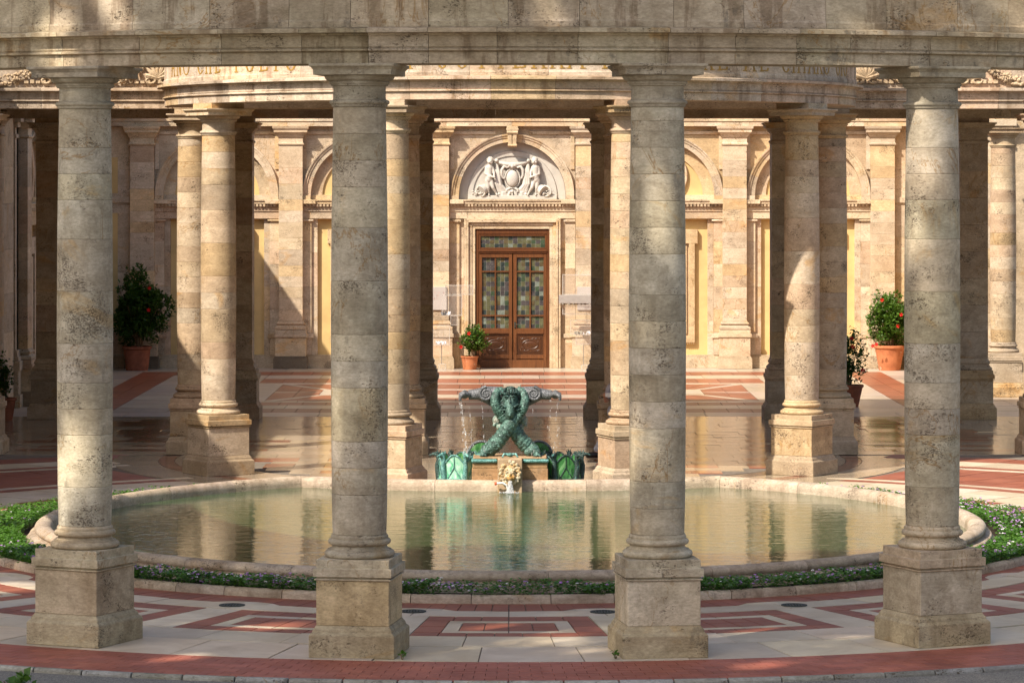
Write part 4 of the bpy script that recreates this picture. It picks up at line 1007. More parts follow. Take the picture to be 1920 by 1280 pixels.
# lunette relief above the door
rel = thing('lunette_relief', 'white marble relief of two cherubs with a draped shield in the arch above the door', 'relief', (.01, 84.80, 4.245))
m = MB(); m.prism_y([(1.34 * math.cos(PI * i / 36), .095 + 1.34 * math.sin(PI * i / 36)) for i in range(37)] + [(-1.34, 0), (1.34, 0)], -.02, .10); ob('backplate', m.mesh('backplate'), M['lunette'], rel, (.92, .92, .92))
m = MB(); m.ringy([(1.0, -.01), (1.0, -.05), (1.12, -.06), (1.14, -.02)], 0, .095, 0, PI, 32); ob('moulding', m.mesh('moulding', 30), M['lunette'], rel)
m = MB(); m.box(-1.12, 1.12, -.20, .02, .0, .10); ob('ledge', m.mesh('ledge', bevel=.006), M['lunette'], rel)
def putto(s):
    m = MB(); f = lambda x, y, z: (s * x, y, z); K = lambda a, b, ra, rb: m.capsule(f(*a), f(*b), ra, rb, 12)
    y = -.15
    m.ball(f(.56, y - .02, .965), (.078, .082, .09), 14, 10)                         # head tilted to the shield
    K((.56, y, .90), (.565, y, .83), .035, .045)
    K((.575, y, .80), (.585, y, .60), .088, .082); K((.59, y, .56), (.595, y, .50), .085, .09)    # trunk
    K((.53, y, .81), (.63, y, .81), .05, .055); m.ball(f(.575, y - .06, .57), (.06, .04, .06))
    K((.655, y, .80), (.675, y - .03, .64), .042, .036); K((.675, y - .03, .64), (.49, y - .10, .565), .034, .025)   # outer arm across
    K((.51, y, .80), (.46, y - .04, .67), .040, .033); K((.46, y - .04, .67), (.46, y - .09, .57), .031, .024)
    m.ball(f(.455, y - .10, .555), (.035, .03, .028))
    K((.635, y, .47), (.61, y - .02, .29), .068, .046); K((.61, y - .02, .29), (.60, y + .02, .14), .046, .028); K((.60, y + .02, .125), (.585, y - .07, .115), .028, .02)
    K((.545, y, .47), (.49, y - .05, .30), .066, .044); K((.49, y - .05, .30), (.40, y - .0, .145), .044, .027); K((.40, y, .13), (.385, y - .08, .115), .027, .02)
    m.ball(f(.545, y - .105, .96), (.016, .02, .016)); m.ball(f(.64, y - .0, .965), (.012, .02, .022)); m.ball(f(.525, y - .085, .925), (.03, .02, .02)); m.ball(f(.59, y - .09, .93), (.028, .02, .022))
    return m
for s in (-1, 1):
    p = ob('putto', fuse(putto(s), .011, 'putto', 3), M['lunette'], rel)
    m = MB(); rnd = random.Random(3)
    for i in range(46):
        a, b = rnd.uniform(0, 6.28), rnd.uniform(-.2, 1.4); d = Vector((math.cos(a) * math.cos(b), -abs(math.sin(a)) * math.cos(b) * .9, math.sin(b)))
        m.ball((s * .56 + d.x * .08, -.15 + d.y * .05 + .01, .975 + d.z * .085), .021, 6, 4)
    ob('hair', m.mesh('hair', 60), M['lunette'], p)
    m = MB()
    m.tube([(s * .58, -.04, .36), (s * .66, -.08, .30), (s * .74, -.13, .24), (s * .79, -.17, .205)], [.06, .10, .135, .15], 16)   # cornucopia
    pts = [(s * .795 + .0, -.18, .205)]
    for q in range(0, 361, 24): pass
    m.tube([(s * (.795 + .03 * math.cos(R(q))) + .145 * math.cos(R(q)), -.185 - .05 * math.cos(R(q)), .205 + .135 * math.sin(R(q))) for q in range(0, 361, 20)], .024, 8, False)
    for i in range(34): m.ball((s * (.86 + rnd.uniform(-.13, .16)), -.19 + rnd.uniform(-.05, .03), .115 + abs(rnd.gauss(0, .04))), (rnd.uniform(.018, .036), .02, rnd.uniform(.012, .02)), 7, 5)
    ob('cornucopia', m.mesh('cornucopia', 50), M['lunette'], rel)
m = MB()                                                                              # drapery: swag and hanging folds
def swag(x0, z0, x1, z1, sag, rad, y, n=14):
    pts = []; rr = []
    for i in range(n + 1):
        u = i / n; pts.append((x0 + (x1 - x0) * u, y - .03 * math.sin(PI * u), z0 + (z1 - z0) * u - sag * 4 * u * (1 - u))); rr.append(rad * (.6 + .55 * math.sin(PI * u)))
    m.tube(pts, rr, 10)
swag(-.40, .95, .40, .95, .075, .055, -.09); swag(-.40, .93, .40, .93, .13, .035, -.06)
for s in (-1, 1):
    m.ball((s * .40, -.12, .975), (.055, .06, .05), 10, 8)
    for k in range(7):
        u = k / 6; m.tube([(s * (.41 - .02 * u), -.08, .93), (s * (.43 - .10 * u), -.10 - .02 * (k % 2), .68), (s * (.44 - .16 * u), -.10 - .03 * (k % 2), .40 - .04 * u), (s * (.36 - .20 * u), -.11, .20 + .03 * u), (s * (.14 - .02 * u), -.11, .115 + .055 * u)], [.018, .032, .042, .036, .018], 8)
    for k in range(4): m.tube([(s * .33, -.10, .13 + k * .03), (s * .24, -.14, .075 + k * .03), (s * .10, -.12, .085 + k * .03)], [.02, .026, .014], 8)
    m.ball((s * .34, -.12, .13), (.045, .04, .04), 8, 6)
ob('drapery', fuse(m, .010, 'drapery', 2), M['lunette'], rel, (.98, .96, .92))
m = MB(); m.ball((0, -.12, .525), (.155, .085, .215), 24, 16); ob('shield', m.mesh('shield', 60), M['lunette'], rel, (1.02, 1.02, 1.03))
m = MB()
for q in range(0, 360, 10): m.tube([(.185 * math.cos(R(q)), -.105, .525 + .245 * math.sin(R(q))), (.185 * math.cos(R(q + 10)), -.105, .525 + .245 * math.sin(R(q + 10)))], .022, 8, False)
for s in (-1, 1):
    m.tube([(s * .12, -.13, .80), (s * .21, -.14, .83), (s * .265, -.14, .74), (s * .27, -.13, .62), (s * .24, -.12, .54), (s * .20, -.13, .52), (s * .19, -.14, .56)], [.03, .04, .042, .036, .030, .028, .02], 10)
    m.tube([(s * .10, -.13, .815), (s * .06, -.16, .86), (s * .015, -.17, .83)], [.03, .034, .02], 8)
    m.tube([(s * .06, -.13, .28), (s * .13, -.15, .25), (s * .15, -.15, .20), (s * .10, -.15, .185), (s * .09, -.15, .22)], [.03, .034, .03, .024, .016], 8)
    m.tube([(s * .03, -.14, .23), (s * .085, -.16, .14), (s * .12, -.16, .06)], [.02, .045, .016], 8)
m.ball((0, -.16, .83), (.05, .05, .055)); m.ball((0, -.155, .20), (.045, .05, .05)); m.ball((0, -.16, .115), (.025, .03, .05))
ob('cartouche_frame', m.mesh('cartouche_frame', 60), M['lunette'], rel, (.98, .96, .92))

# ------------------------------------------------------------------ wings at the sides of the court
def wing(name, label, origin, rot, half, bays, corner=None, height=8.0, over=.42, foot=(.55, .53, .5)):
    t = thing(name, label, 'building', origin, rot)
    m = MB(); m.box(-half, half, .26, 4, 0, height - .01); ob('wall_core', m.mesh('wall_core'), M['trav_wall'], t, (.9, .86, .8))
    for x in bays: bay(t, x, 1.58)
    for x in sorted({b - 1.88 for b in bays} | {b + 1.88 for b in bays}): pilaster(t, x, foot)
    x0, x1 = min(bays) - 2.18, max(bays) + 2.18
    for a, b in ((-half, x0), (x1, half)):
        if b - a > .05: wall_block(t, a, b, .0, .26, [0, .33, .9, 1.6, 2.4, 3.3, 4.24, 5.0, 6.08])
    top_band(t, -half - .02, half + .02, height, over)
    m = MB(); m.box(-half - .03, half + .03, .301, 4.1, height - .25, height - .005); ob('roof', m.mesh('roof'), M['trav_wall'], t)
    return t
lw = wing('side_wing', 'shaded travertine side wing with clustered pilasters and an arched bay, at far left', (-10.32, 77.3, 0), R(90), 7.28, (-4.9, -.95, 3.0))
for k, x in enumerate((-.42, -.83, -1.6)):      # pilasters on its front, facing the garden
    yy = .26 + k * .42 if k < 2 else 1.9
    hub = (0, 0, 0)
    e = MB()
    for (z0, z1, d) in ((0, .27, .12), (.271, .77, .08), (.771, .97, .11), (.971, 1.06, .08), (1.061, 1.19, .05), (1.191, 5.6, 0), (5.601, 5.68, .03), (5.681, 5.82, .0), (5.821, 5.93, .07), (5.931, 6.075, .14)):
        e.box(-7.28 - .22 + k * .07 - d, -7.0, yy - .26 - d, yy + .30 + d, z0, z1)
    ob('corner_pilaster', e.mesh('corner_pilaster', bevel=.006), M['trav_wall'], lw, ptint())
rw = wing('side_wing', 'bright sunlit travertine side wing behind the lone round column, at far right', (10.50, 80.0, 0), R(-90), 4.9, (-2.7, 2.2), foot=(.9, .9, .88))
m = MB()
for (z0, z1, d) in ((0, .27, .10), (.271, .77, .06), (.771, .97, .10), (.971, 1.06, .07), (1.061, 1.19, .04), (5.601, 5.68, .03), (5.821, 5.93, .07), (5.931, 6.075, .14)): m.box(4.88, 5.05 + d, .0 - d, .6 + d, z0, z1)
zz = 1.191
ob('corner_pilaster', m.mesh('corner_pilaster', bevel=.006), M['trav_wall'], rw)
wall_block(rw, 4.9, 5.05, .0, .6, [1.191, 1.75, 2.2, 2.75, 3.2, 3.7, 4.2, 4.65, 5.1, 5.6], name='pilaster_block')
wing('side_pavilion', 'travertine garden pavilion with arched bays standing beyond the left frame edge', (-10.34, 57.4, 0), R(90), 12.3, (-7.54, -3.78, -.02, 3.74, 7.5))
# ------------------------------------------------------------------ pool
EC, EA, EBF, EBB, RC = (-.02, 44.5), 6.22, 6.4, 7.1, 7.2
out = []
tr0 = math.acos(3.18 / EA); N1 = 150
for i in range(N1 + 1):
    t = tr0 - (2 * PI - (PI - 2 * tr0)) * i / N1
    out.append((EC[0] + EA * math.cos(t), EC[1] + (EBB if math.sin(t) > 0 else EBF) * math.sin(t)))
kink_l = len(out) - 1
aL = math.asin((out[-1][0] - CP[0]) / RC); aR = math.asin((out[0][0] - CP[0]) / RC)
for i in range(1, 36): out.append(polar(RC, aL + (aR - aL) * i / 36, CP))
NO = len(out)
def nrm(i):                                   # inward mitre
    p, q, r = Vector(out[i - 1]), Vector(out[i]), Vector(out[(i + 1) % NO])
    d1, d2 = (q - p).normalized(), (r - q).normalized()
    n1, n2 = Vector((d1.y, -d1.x)), Vector((d2.y, -d2.x)); b = n1 + n2
    return b / max(.35, 1 + n1.dot(n2))
NRM = [nrm(i) for i in range(NO)]
if (Vector(EC) - Vector(out[60])).dot(NRM[60]) < 0: NRM = [-n for n in NRM]
RIM = [(-.17, -.06), (-.17, .02), (-.085, .115), (-.085, .13), (-.05, .148), (-.01, .152), (-.012, .165)] + [(.095 - .115 * math.cos(R(a)), .210 + .068 * math.sin(R(a))) for a in range(-40, 91, 16)] + [(.13, .276), (.175, .258), (.205, .225), (.215, .17), (.215, -.2), (0, -.2)]
pool = thing('pool_rim', 'rounded pink travertine rim of the lobed pool, its back stretch bowed forward under the fountain', 'pool rim')
LEN = [0.]
for i in range(NO): LEN.append(LEN[-1] + (Vector(out[(i + 1) % NO]) - Vector(out[i])).length)
def rim_stone(i0, i1):
    m = MB(); n = i1 - i0; k = len(RIM); vs, fs = [], []
    for i in range(i0, i1 + 1):
        p, q = Vector(out[i % NO]), NRM[i % NO]
        if i in (i0, i1):
            o = Vector(out[(i + (1 if i == i0 else -1)) % NO]); p = p + (o - p).normalized() * .003
        for d, z in RIM: vs.append((p.x + q.x * d, p.y + q.y * d, z))
    for i in range(n):
        for j in range(k): fs.append((i * k + j, i * k + (j + 1) % k, (i + 1) * k + (j + 1) % k, (i + 1) * k + j))
    fs.append(tuple(range(k))); fs.append(tuple(n * k + j for j in range(k - 1, -1, -1)))
    m.add(vs, fs); ob('rim_stone', m.mesh('rim_stone', 40), M['trav_rim'], pool, tint(.10, .035))
i = 0; rnd = random.Random(4)
while i < kink_l:
    n = rnd.choice((6, 7, 8, 9)); j = min(kink_l, i + n); j = kink_l if kink_l - j < 4 else j; rim_stone(i, j); i = j
while i < NO:
    j = min(NO, i + 6); rim_stone(i, j); i = j
m = MB(); m.add([(out[i][0] + NRM[i].x * .19, out[i][1] + NRM[i].y * .19, .118) for i in range(NO)], [tuple(range(NO))])
me = m.mesh('water'); ob('water', me, M['water'], kind='structure')

# ------------------------------------------------------------------ flower bed
BC, BA, BB, BBB = (-.02, 45.25), 7.35, 7.86, 6.3
curb = thing('flower_bed', 'oval flower bed edging round the pool, a low curb of rounded travertine stones', 'flower bed')
def curb_pt(t, d=0): return (BC[0] + (BA - d) * math.cos(t), BC[1] + ((BBB if math.sin(t) > 0 else BB) - d) * math.sin(t))
t = R(52); k = 0
while t > R(-232) + .01:
    dt = R(random.uniform(5.0, 7.2)); t1 = max(R(-232), t - dt); m = MB()
    prof = [(0, -.05), (0, .05), (.02, .085), (.055, .10), (.10, .095), (.125, .06), (.125, -.05)]; vs, fs = [], []; n = 4; kk = len(prof)
    for i in range(n + 1):
        tt = t + (t1 - t) * i / n
        if i == 0: tt -= .0006
        if i == n: tt += .0006
        for d, z in prof: x, y = curb_pt(tt, d); vs.append((x, y, z))
    for i in range(n):
        for j in range(kk): fs.append((i * kk + j, i * kk + (j + 1) % kk, (i + 1) * kk + (j + 1) % kk, (i + 1) * kk + j))
    fs.append(tuple(range(kk))); fs.append(tuple(n * kk + j for j in range(kk - 1, -1, -1)))
    m.add(vs, fs); ob('curb_stone', m.mesh('curb_stone', 50), M['trav_rim'], curb, tint(.1, .04)); t = t1
m = MB(); NB = 120
vs = []
for i in range(NB + 1):
    t = R(52) - R(284) * i / NB; x, y = curb_pt(t, .11); vs.append((x, y, .045))
    d = Vector((x - EC[0], y - EC[1])); a = math.atan2(d.y / (EBB if d.y > 0 else EBF), d.x / EA)
    ix, iy = EC[0] + (EA + .1) * math.cos(a), EC[1] + ((EBB if d.y > 0 else EBF) + .1) * math.sin(a); vs.append((ix, iy, .05))
m.add(vs, [(2 * i, 2 * i + 1, 2 * i + 3, 2 * i + 2) for i in range(NB)]); ob('soil', m.mesh('soil'), M['soil'], curb)
def in_bed(x, y, e=0.):
    if ((x - BC[0]) / (BA - .10 + e)) ** 2 + ((y - BC[1]) / ((BBB if y > BC[1] else BB) - .10 + e)) ** 2 > 1: return False
    b = EBB if y > EC[1] else EBF
    if ((x - EC[0]) / (EA + .20)) ** 2 + ((y - EC[1]) / (b + .21)) ** 2 < 1: return False
    return math.hypot(x - CP[0], y - CP[1]) > RC + .12
def leaf_quad(V, F, p, s, rnd, flat=.5):
    a = rnd.uniform(0, 6.283); el = rnd.uniform(-.2, 1.0) * flat
    d = Vector((math.cos(a) * math.cos(el), math.sin(a) * math.cos(el), math.sin(el)))
    sd = Vector((-math.sin(a), math.cos(a), rnd.uniform(-.6, .6))).normalized(); b = len(V)
    p = Vector(p); V.extend([tuple(p), tuple(p + d * s * .5 + sd * s * .34 + Vector((0, 0, s * .06))), tuple(p + d * s), tuple(p + d * s * .5 - sd * s * .34 + Vector((0, 0, s * .06)))])
    F.append((b, b + 1, b + 2, b + 3))
rnd = random.Random(21); V, F = [], []; tops = []
def bed_h(x, y):
    n = mnoise.noise(Vector((x * 1.6, y * 1.6, 3))) * .5 + .5; n2 = mnoise.noise(Vector((x * 5, y * 5, 9))) * .5 + .5
    return .05 + .10 * n + .09 * n2
c = 0
while c < 62000:
    x, y = rnd.uniform(-7.6, 7.6), rnd.uniform(37.2, 51.5)
    if not in_bed(x, y, .06) or not seen(x, y, .3): continue
    if y > 44 and rnd.random() < .6: c += .1; continue
    h = bed_h(x, y) * (.9 if y > 46 else 1.0)
    if mnoise.noise(Vector((x * 2.3, y * 2.3, 17))) < -.18 and rnd.random() < .75: c += .3; continue
    z = .05 + h * (rnd.random() ** .6); leaf_quad(V, F, (x, y, z), rnd.uniform(.028, .06), rnd); c += 1
m = MB(); m.v, m.f, m.mi = V, F, [0] * len(F)
ob('lantana_ground_cover', m.raw('lantana_ground_cover'), M['leaf_bed'], label='dense low green lantana foliage filling the bed round the pool', cat='ground cover', kind='stuff')
m = MB(); c = 0
while c < 1300:
    x, y = rnd.uniform(-7.6, 7.6), rnd.uniform(37.2, 51.0)
    if not in_bed(x, y, .07) or not seen(x, y, .2): continue
    right = x > 3.5; pk = (.34 if right else .75 if y < 42 else .06)
    if mnoise.noise(Vector((x * 1.1, y * 1.1, 5))) * .5 + .5 < .42 and not right: pk *= .3
    if rnd.random() > pk: continue
    h = bed_h(x, y) * (.75 if y > 46 else .85); z = .06 + h + rnd.uniform(-.03, .03); m.cur = 0 if rnd.random() < .74 else 1; r = rnd.uniform(.010, .019)
    for q in range(5):
        a = q * 1.257 + x * 9; m.add([(x, y, z + r * .5), (x + r * math.cos(a - .6), y + r * math.sin(a - .6), z + r * .25), (x + r * 1.15 * math.cos(a), y + r * 1.15 * math.sin(a), z - r * .35), (x + r * math.cos(a + .6), y + r * math.sin(a + .6), z + r * .25)], [(0, 1, 2, 3)])
    c += 1
ob('lantana_flowers', m.raw('lantana_flowers'), [M['purple_flower'], M['white_flower']], label='small mauve and white lantana flower heads dotted over the bed', cat='flowers', kind='stuff')
# weeds at the pedestals and sprig at the lower left corner
def sprig(name, label, cat, x, y, z0, n, h, s, group=None, mat='leaf_bed'):
    r = random.Random(int(x * 31 + y)); V, F = [], []
    for i in range(n):
        a = r.uniform(0, 6.28); q = r.uniform(0, 1); leaf_quad(V, F, (math.cos(a) * h * .5 * q, math.sin(a) * h * .5 * q, h * r.uniform(.05, 1) ** .8), s * r.uniform(.6, 1.2), r, .9)
    m = MB(); m.v, m.f, m.mi = V, F, [0] * len(F)
    t = thing(name, label, cat, (x, y, z0), 0, group); ob('foliage', m.raw('foliage'), M[mat], t)
    m = MB()
    for i in range(5): a = r.uniform(0, 6.28); m.tube([(0, 0, -.02), (math.cos(a) * h * .2, math.sin(a) * h * .2, h * .5), (math.cos(a) * h * .4, math.sin(a) * h * .4, h * .9)], .003 + h * .008, 5)
    ob('stem', m.raw('stem'), M['stem'], t)
sprig('weed', 'tuft of weed at the foot of the second front pedestal', 'weed', -1.08, 33.06, 0, 16, .07, .045)
sprig('weed', 'tuft of weed at the left foot of the third front pedestal', 'weed', 1.02, 33.10, 0, 18, .08, .05)
sprig('young_shrub', 'leafy green shrub tip poking up at the lower left corner by the kerb', 'shrub', -4.50, 30.6, -.13, 60, .32, .13, mat='leaf')

# ------------------------------------------------------------------ fountain
FX, FY, FZ = -.03, 50.15, .612
ped = thing('fountain_pedestal', 'wet ochre travertine block under the bronze beasts, with a projecting centre pier', 'pedestal', (FX, FY, 0))
m = MB(); m.box(-.565, .565, -.34, .40, .15, .44); ob('lower_block', m.mesh('lower_block', bevel=.008), M['trav_rim'], ped, (.86, .66, .46))
m = MB(); m.box(-.555, .555, -.33, .39, .441, .53); ob('upper_block', m.mesh('upper_block', bevel=.008), M['trav_rim'], ped, (.90, .72, .50))
m = MB(); m.box(-.575, -.185, -.37, .41, .531, .585); m.box(.185, .575, -.37, .41, .531, .585); ob('moulding', m.mesh('moulding', bevel=.018), M['verdigris'], ped)
m = MB(); m.box(-.545, .545, -.34, .39, .586, .612); ob('top_slab', m.mesh('top_slab', bevel=.008), M['trav_rim'], ped, (.98, .84, .66))
m = MB(); m.box(-.182, .182, -.60, .30, -.1, .608); ob('centre_pier', m.mesh('centre_pier', bevel=.01), M['trav_rim'], ped, (.95, .86, .72))
lion = thing('lion_mask', 'ochre and cream marble lion mask spouting water on the pedestal front', 'mask', (FX, FY - .60, .39))
m = MB(); rnd = random.Random(2)
m.ball((0, -.02, .0), (.095, .07, .13), 14, 10); m.ball((0, -.08, -.055), (.05, .05, .05), 10, 8); m.ball((0, -.10, -.02), (.022, .03, .045), 8, 6)
for s in (-1, 1): m.ball((s * .045, -.075, .03), (.022, .02, .014), 8, 6); m.ball((s * .045, -.07, -.05), (.04, .04, .035), 8, 6); m.ball((s * .05, -.07, .06), (.035, .02, .014), 8, 6)
m.ball((0, -.07, -.105), (.035, .04, .02), 8, 6)
for q in range(30):
    a = R(-70 + q * 320 / 29 + 90 - 250); rr = .125 + .02 * (q % 2)
    m.ball((rr * math.cos(a), -.03, .01 + rr * 1.18 * math.sin(a)), .031, 7, 5)
ob('mask', fuse(m, .007, 'mask', 1), M['lionstone'], lion)
def stream(m, x, y, z0, z1, w0, w1, n, rnd):
    for i in range(n):
        u = i / n; a = rnd.uniform(0, 6.28); r_ = (w0 + (w1 - w0) * u) * math.sqrt(rnd.random()); rr = rnd.uniform(.004, .009)
        m.ball((x + r_ * math.cos(a), y - .05 * u + r_ * math.sin(a), z0 + (z1 - z0) * u), (rr, rr, rr * rnd.uniform(1, 2.2)), 5, 4)
m = MB(); rnd = random.Random(6)
m.tube([(FX, FY - .70, .29), (FX, FY - .745, .255), (FX, FY - .765, .19), (FX, FY - .775, .118)], [.018, .026, .030, .036], 10); stream(m, FX, FY - .74, .29, .12, .03, .06, 120, rnd)
for i in range(70): a = rnd.uniform(0, 6.28); r_ = abs(rnd.gauss(0, .09)); m.ball((FX + r_ * math.cos(a), FY - .78 + r_ * math.sin(a), .122 + rnd.uniform(0, .02)), (.014, .014, .006), 6, 4)
ob('water_jet', m.raw('water_jet'), M['spray'], label='thin water jet falling from the lion mask and splashing in the pool', cat='water', kind='stuff')
pp = thing('drain_pipe', 'bent white plastic pipe with orange red tip, hooked beside the lion mask', 'pipe', (FX, FY - .63, 0))
m = MB(); m.tube([(-.03, -.03, .08), (-.03, -.04, .17), (-.055, -.05, .235), (-.11, -.06, .265), (-.20, -.06, .258)], .016, 8); ob('pipe', m.mesh('pipe', 50), M['plastic_white'], pp)
m = MB(); m.tube([(-.195, -.06, .258), (-.215, -.06, .256), (-.228, -.06, .25)], .025, 10); ob('cap', m.mesh('pipe_cap', 50), M['plastic_red'], pp)

stat = thing('bronze_fountain', 'green bronze scaly beasts crossed in an X, holding a horned head below two grey spouts', 'statue', (FX, FY - .02, FZ))
BODY = [(-.40, -.05, .062, .055), (-.33, -.04, .085, .075), (-.235, -.04, .155, .098), (-.107, -.06, .311, .092), (.007, -.075, .482, .086), (.125, -.07, .625, .080), (.205, -.06, .74, .064), (.222, -.04, .85, .060), (.195, .01, .94, .056), (.11, .05, .985, .042)]
def beast(s, yo):
    m = MB(); P = [Vector((s * b[0], b[1] + yo * max(0., min(1., (.80 - b[2]) * 3.0)) - (.05 if b[2] > .7 else 0), b[2])) for b in BODY]; pts, rr = [], []
    def cr(a, b, c, d, t): return .5 * ((2 * b) + (c - a) * t + (2 * a - 5 * b + 4 * c - d) * t * t + (3 * b - a - 3 * c + d) * t ** 3)
    NS = 12; c = 0
    for i in range(len(P) - 1):
        for k in range(NS):
            t = k / NS; a, d = P[max(0, i - 1)], P[min(len(P) - 1, i + 2)]; pts.append(cr(a, P[i], P[i + 1], d, t))
            r_ = 1.16 * (BODY[i][3] + (BODY[i + 1][3] - BODY[i][3]) * t); c += 1; rr.append(r_ * (1.045 if c % 4 == 0 else .955 if c % 4 == 2 else 1.0))
    m.tube(pts, rr, 20)
    return m, pts, rr
for s, yo in ((1, -.045), (-1, .055)):
    m, pts, rr = beast(s, yo)
    bd = ob('beast_body', m.mesh('beast_body', 70), M['bronze'], stat)
    m = MB()                                                            # dorsal ridge of plates
    for i in range(6, len(pts) - 4, 3):
        d = (pts[i + 1] - pts[i - 1]).normalized(); sd = d.cross(Vector((0, 1, 0))).normalized()
        for q in (-.55, 0., .55):
            nv = (Vector((0, -1, 0)) * math.cos(q) + sd * math.sin(q)); p = pts[i] + nv * rr[i] * .93
            m.ball(tuple(p), (rr[i] * .15, rr[i] * .13, rr[i] * .12), 6, 4)
        p = pts[i] + sd * s * rr[i] * .95; m.ball(tuple(p), (.016, .014, .02), 6, 4)
    ob('scale_row', m.mesh('scale_row', 60), M['bronze'], bd, kind='stuff')
    m = MB(); x = -s * .40                                              # haunch and paw
    m.capsule((x + s * .05, -.06, .10), (x + s * .12, -.08, .06), .085, .07); m.capsule((x + s * .0, -.09, .05), (x - s * .0, -.20, .04), .055, .04)
    for q in (-1, 0, 1): m.capsule((x + q * .03, -.20, .035), (x + q * .042, -.265, .018), .022, .014, 8)
    m.capsule((x, -.07, .06), (x - s * .02, .10, .05), .06, .03)
    ob('paw', fuse(m, .010, 'paw', 2), M['bronze'], bd)
m = MB()                                                                # horned head
m.ball((0, -.09, .83), (.135, .11, .14), 18, 14); m.ball((0, -.04, .92), (.105, .10, .075), 16, 10); m.capsule((0, -.14, .80), (0, -.17, .71), .100, .088, 14); m.ball((0, -.165, .665), (.085, .055, .065), 12, 8); m.ball((0, -.205, .80), (.026, .03, .05), 8, 6)
for k in range(5): m.tube([(-.055 + .006 * k, -.185 - .012 * k, .765 - .026 * k), (0, -.215 - .014 * k, .765 - .026 * k), (.055 - .006 * k, -.135 - .012 * k, .765 - .026 * k)], .011, 6)
for s in (-1, 1):
    m.ball((s * .062, -.18, .845), (.038, .022, .017), 10, 6); m.ball((s * .062, -.185, .88), (.05, .02, .013), 10, 6); m.ball((s * .07, -.17, .79), (.04, .03, .025), 8, 6)
    m.tube([(s * .09, -.10, .78), (s * .135, -.12, .735), (s * .16, -.12, .76)], [.03, .022, .004], 8); m.tube([(s * .08, -.10, .74), (s * .12, -.13, .69), (s * .145, -.13, .705)], [.028, .02, .004], 8)
m.tube([(.045 * math.cos(R(q)), -.165, .955 + .022 * math.sin(R(q))) for q in range(0, 361, 30)], .013, 6, False); m.ball((0, -.16, .955), (.022, .03, .014), 8, 6)
m.capsule((0, -.02, .50), (0, -.05, .72), .09, .07, 12)
m.v = [(x * .88, -.10 + (y + .10) * 1.15, .83 + (z - .83) * 1.26) if z > .55 else (x, y, z) for x, y, z in m.v]
hd = ob('head', fuse(m, .008, 'head', 1), M['bronze_face'], stat)
m = MB(); rnd = random.Random(5)
for q in range(60):
    a, b = rnd.uniform(0, PI), rnd.uniform(.15, 1.45); m.ball((.128 * math.cos(a) * math.cos(b), -.10 - .135 * math.sin(a) * math.cos(b), .905 + .115 * math.sin(b)), .023, 6, 5)
for s in (-1, 1):
    for q in range(8): m.ball((s * (.118 - .006 * q), -.12 - .008 * q, .82 - .028 * q), .022, 6, 5)
ob('curls', m.mesh('curls', 60), M['bronze_dark'], hd)
m = MB()
for s in (-1, 1):
    m.ball((s * .052, -.222, .862), (.024, .012, .011), 10, 6); m.tube([(s * .02, -.235, .895), (s * .055, -.235, .905), (s * .095, -.20, .885)], [.008, .013, .006], 6)
    m.tube([(s * .012, -.235, .745), (s * .06, -.235, .735), (s * .115, -.20, .775), (s * .165, -.20, .76)], [.016, .022, .018, .004], 8); m.tube([(s * .06, -.21, .70), (s * .12, -.20, .69), (s * .16, -.20, .715)], [.018, .016, .003], 8)
for k in range(4): m.tube([(-.062 + .008 * k, -.225, .715 - .032 * k), (0, -.25, .708 - .032 * k), (.062 - .008 * k, -.225, .715 - .032 * k)], .009, 6)
m.tube([(0, -.225, .89), (0, -.255, .80)], [.012, .022], 8)
ob('face_relief', m.mesh('face_relief', 60), M['bronze_dark'], hd)
for s in (-1, 1):                                                       # grey spouts
    m = MB(); m.tube([(s * .05, .02, .90), (s * .20, .02, .925), (s * .34, .0, .935), (s * .50, -.01, .915), (s * .62, -.02, .905)], [.10, .102, .10, .082, .070], 16)
    m.tube([(s * .10, .05, .68), (s * .22, .05, .76), (s * .36, .03, .83), (s * .48, .0, .87)], [.05, .055, .05, .03], 12)
    sp = ob('spout', m.mesh('spout', 60), M['bronze_grey'], stat)
    m = MB()
    for off in (-.075, .045): pass
    pts, rr = [], []
    for q in range(0, 640, 24): u = q / 640; r_ = .105 * (1 - .72 * u); pts.append((s * .355 + r_ * math.cos(R(q + 90)) * s * -1, -.085, .925 + r_ * math.sin(R(q + 90)))); rr.append(.026 * (1 - .4 * u))
    m.tube(pts, rr, 8); m.lathe([(0.085, -.08), (.100, -.075), (.100, .09), (.085, .095)], 18)
    L = len(m.v) - 18 * 4
    for i in range(L, len(m.v)): x, y, z = m.v[i]; m.v[i] = (s * .355 + x, z - .0, .925 + y)
    ob('scroll', m.mesh('scroll', 50), M['bronze_grey'], sp)
    m = MB()
    for q in range(7):
        a = R(-70 + q * 23); yy = .095 * math.sin(a); m.tube([(s * .60, -.03 + yy * .5, .905), (s * .68, -.04 + yy, .925 + .02 * math.cos(a)), (s * .735, -.05 + yy * 1.1, .885 + .03 * math.cos(a)), (s * .75, -.055 + yy * 1.12, .82 + .02 * math.cos(a))], [.036, .042, .038, .018], 8)
    m.ball((s * .68, -.05, .90), (.075, .085, .055), 12, 8)
    ob('shell_lip', fuse(m, .009, 'shell_lip', 1), M['bronze_grey'], sp)
    m = MB()
    m.ball((s * .19, .08, .52), (.075, .09, .085), 14, 10); m.ball((s * .155, .06, .42), (.06, .08, .06), 12, 8)
    for q in range(5): m.ball((s * (.22 + .015 * math.cos(q)), .02 + q * .02, .455 + q * .035), .028, 7, 5)
    ob('shell', fuse(m, .009, 'shell', 1), M['pearl'], stat)
m = MB(); m.ball((0, -.24, .03), (.05, .045, .03), 12, 8); m.ball((0, -.29, .035), (.028, .025, .022), 8, 6)
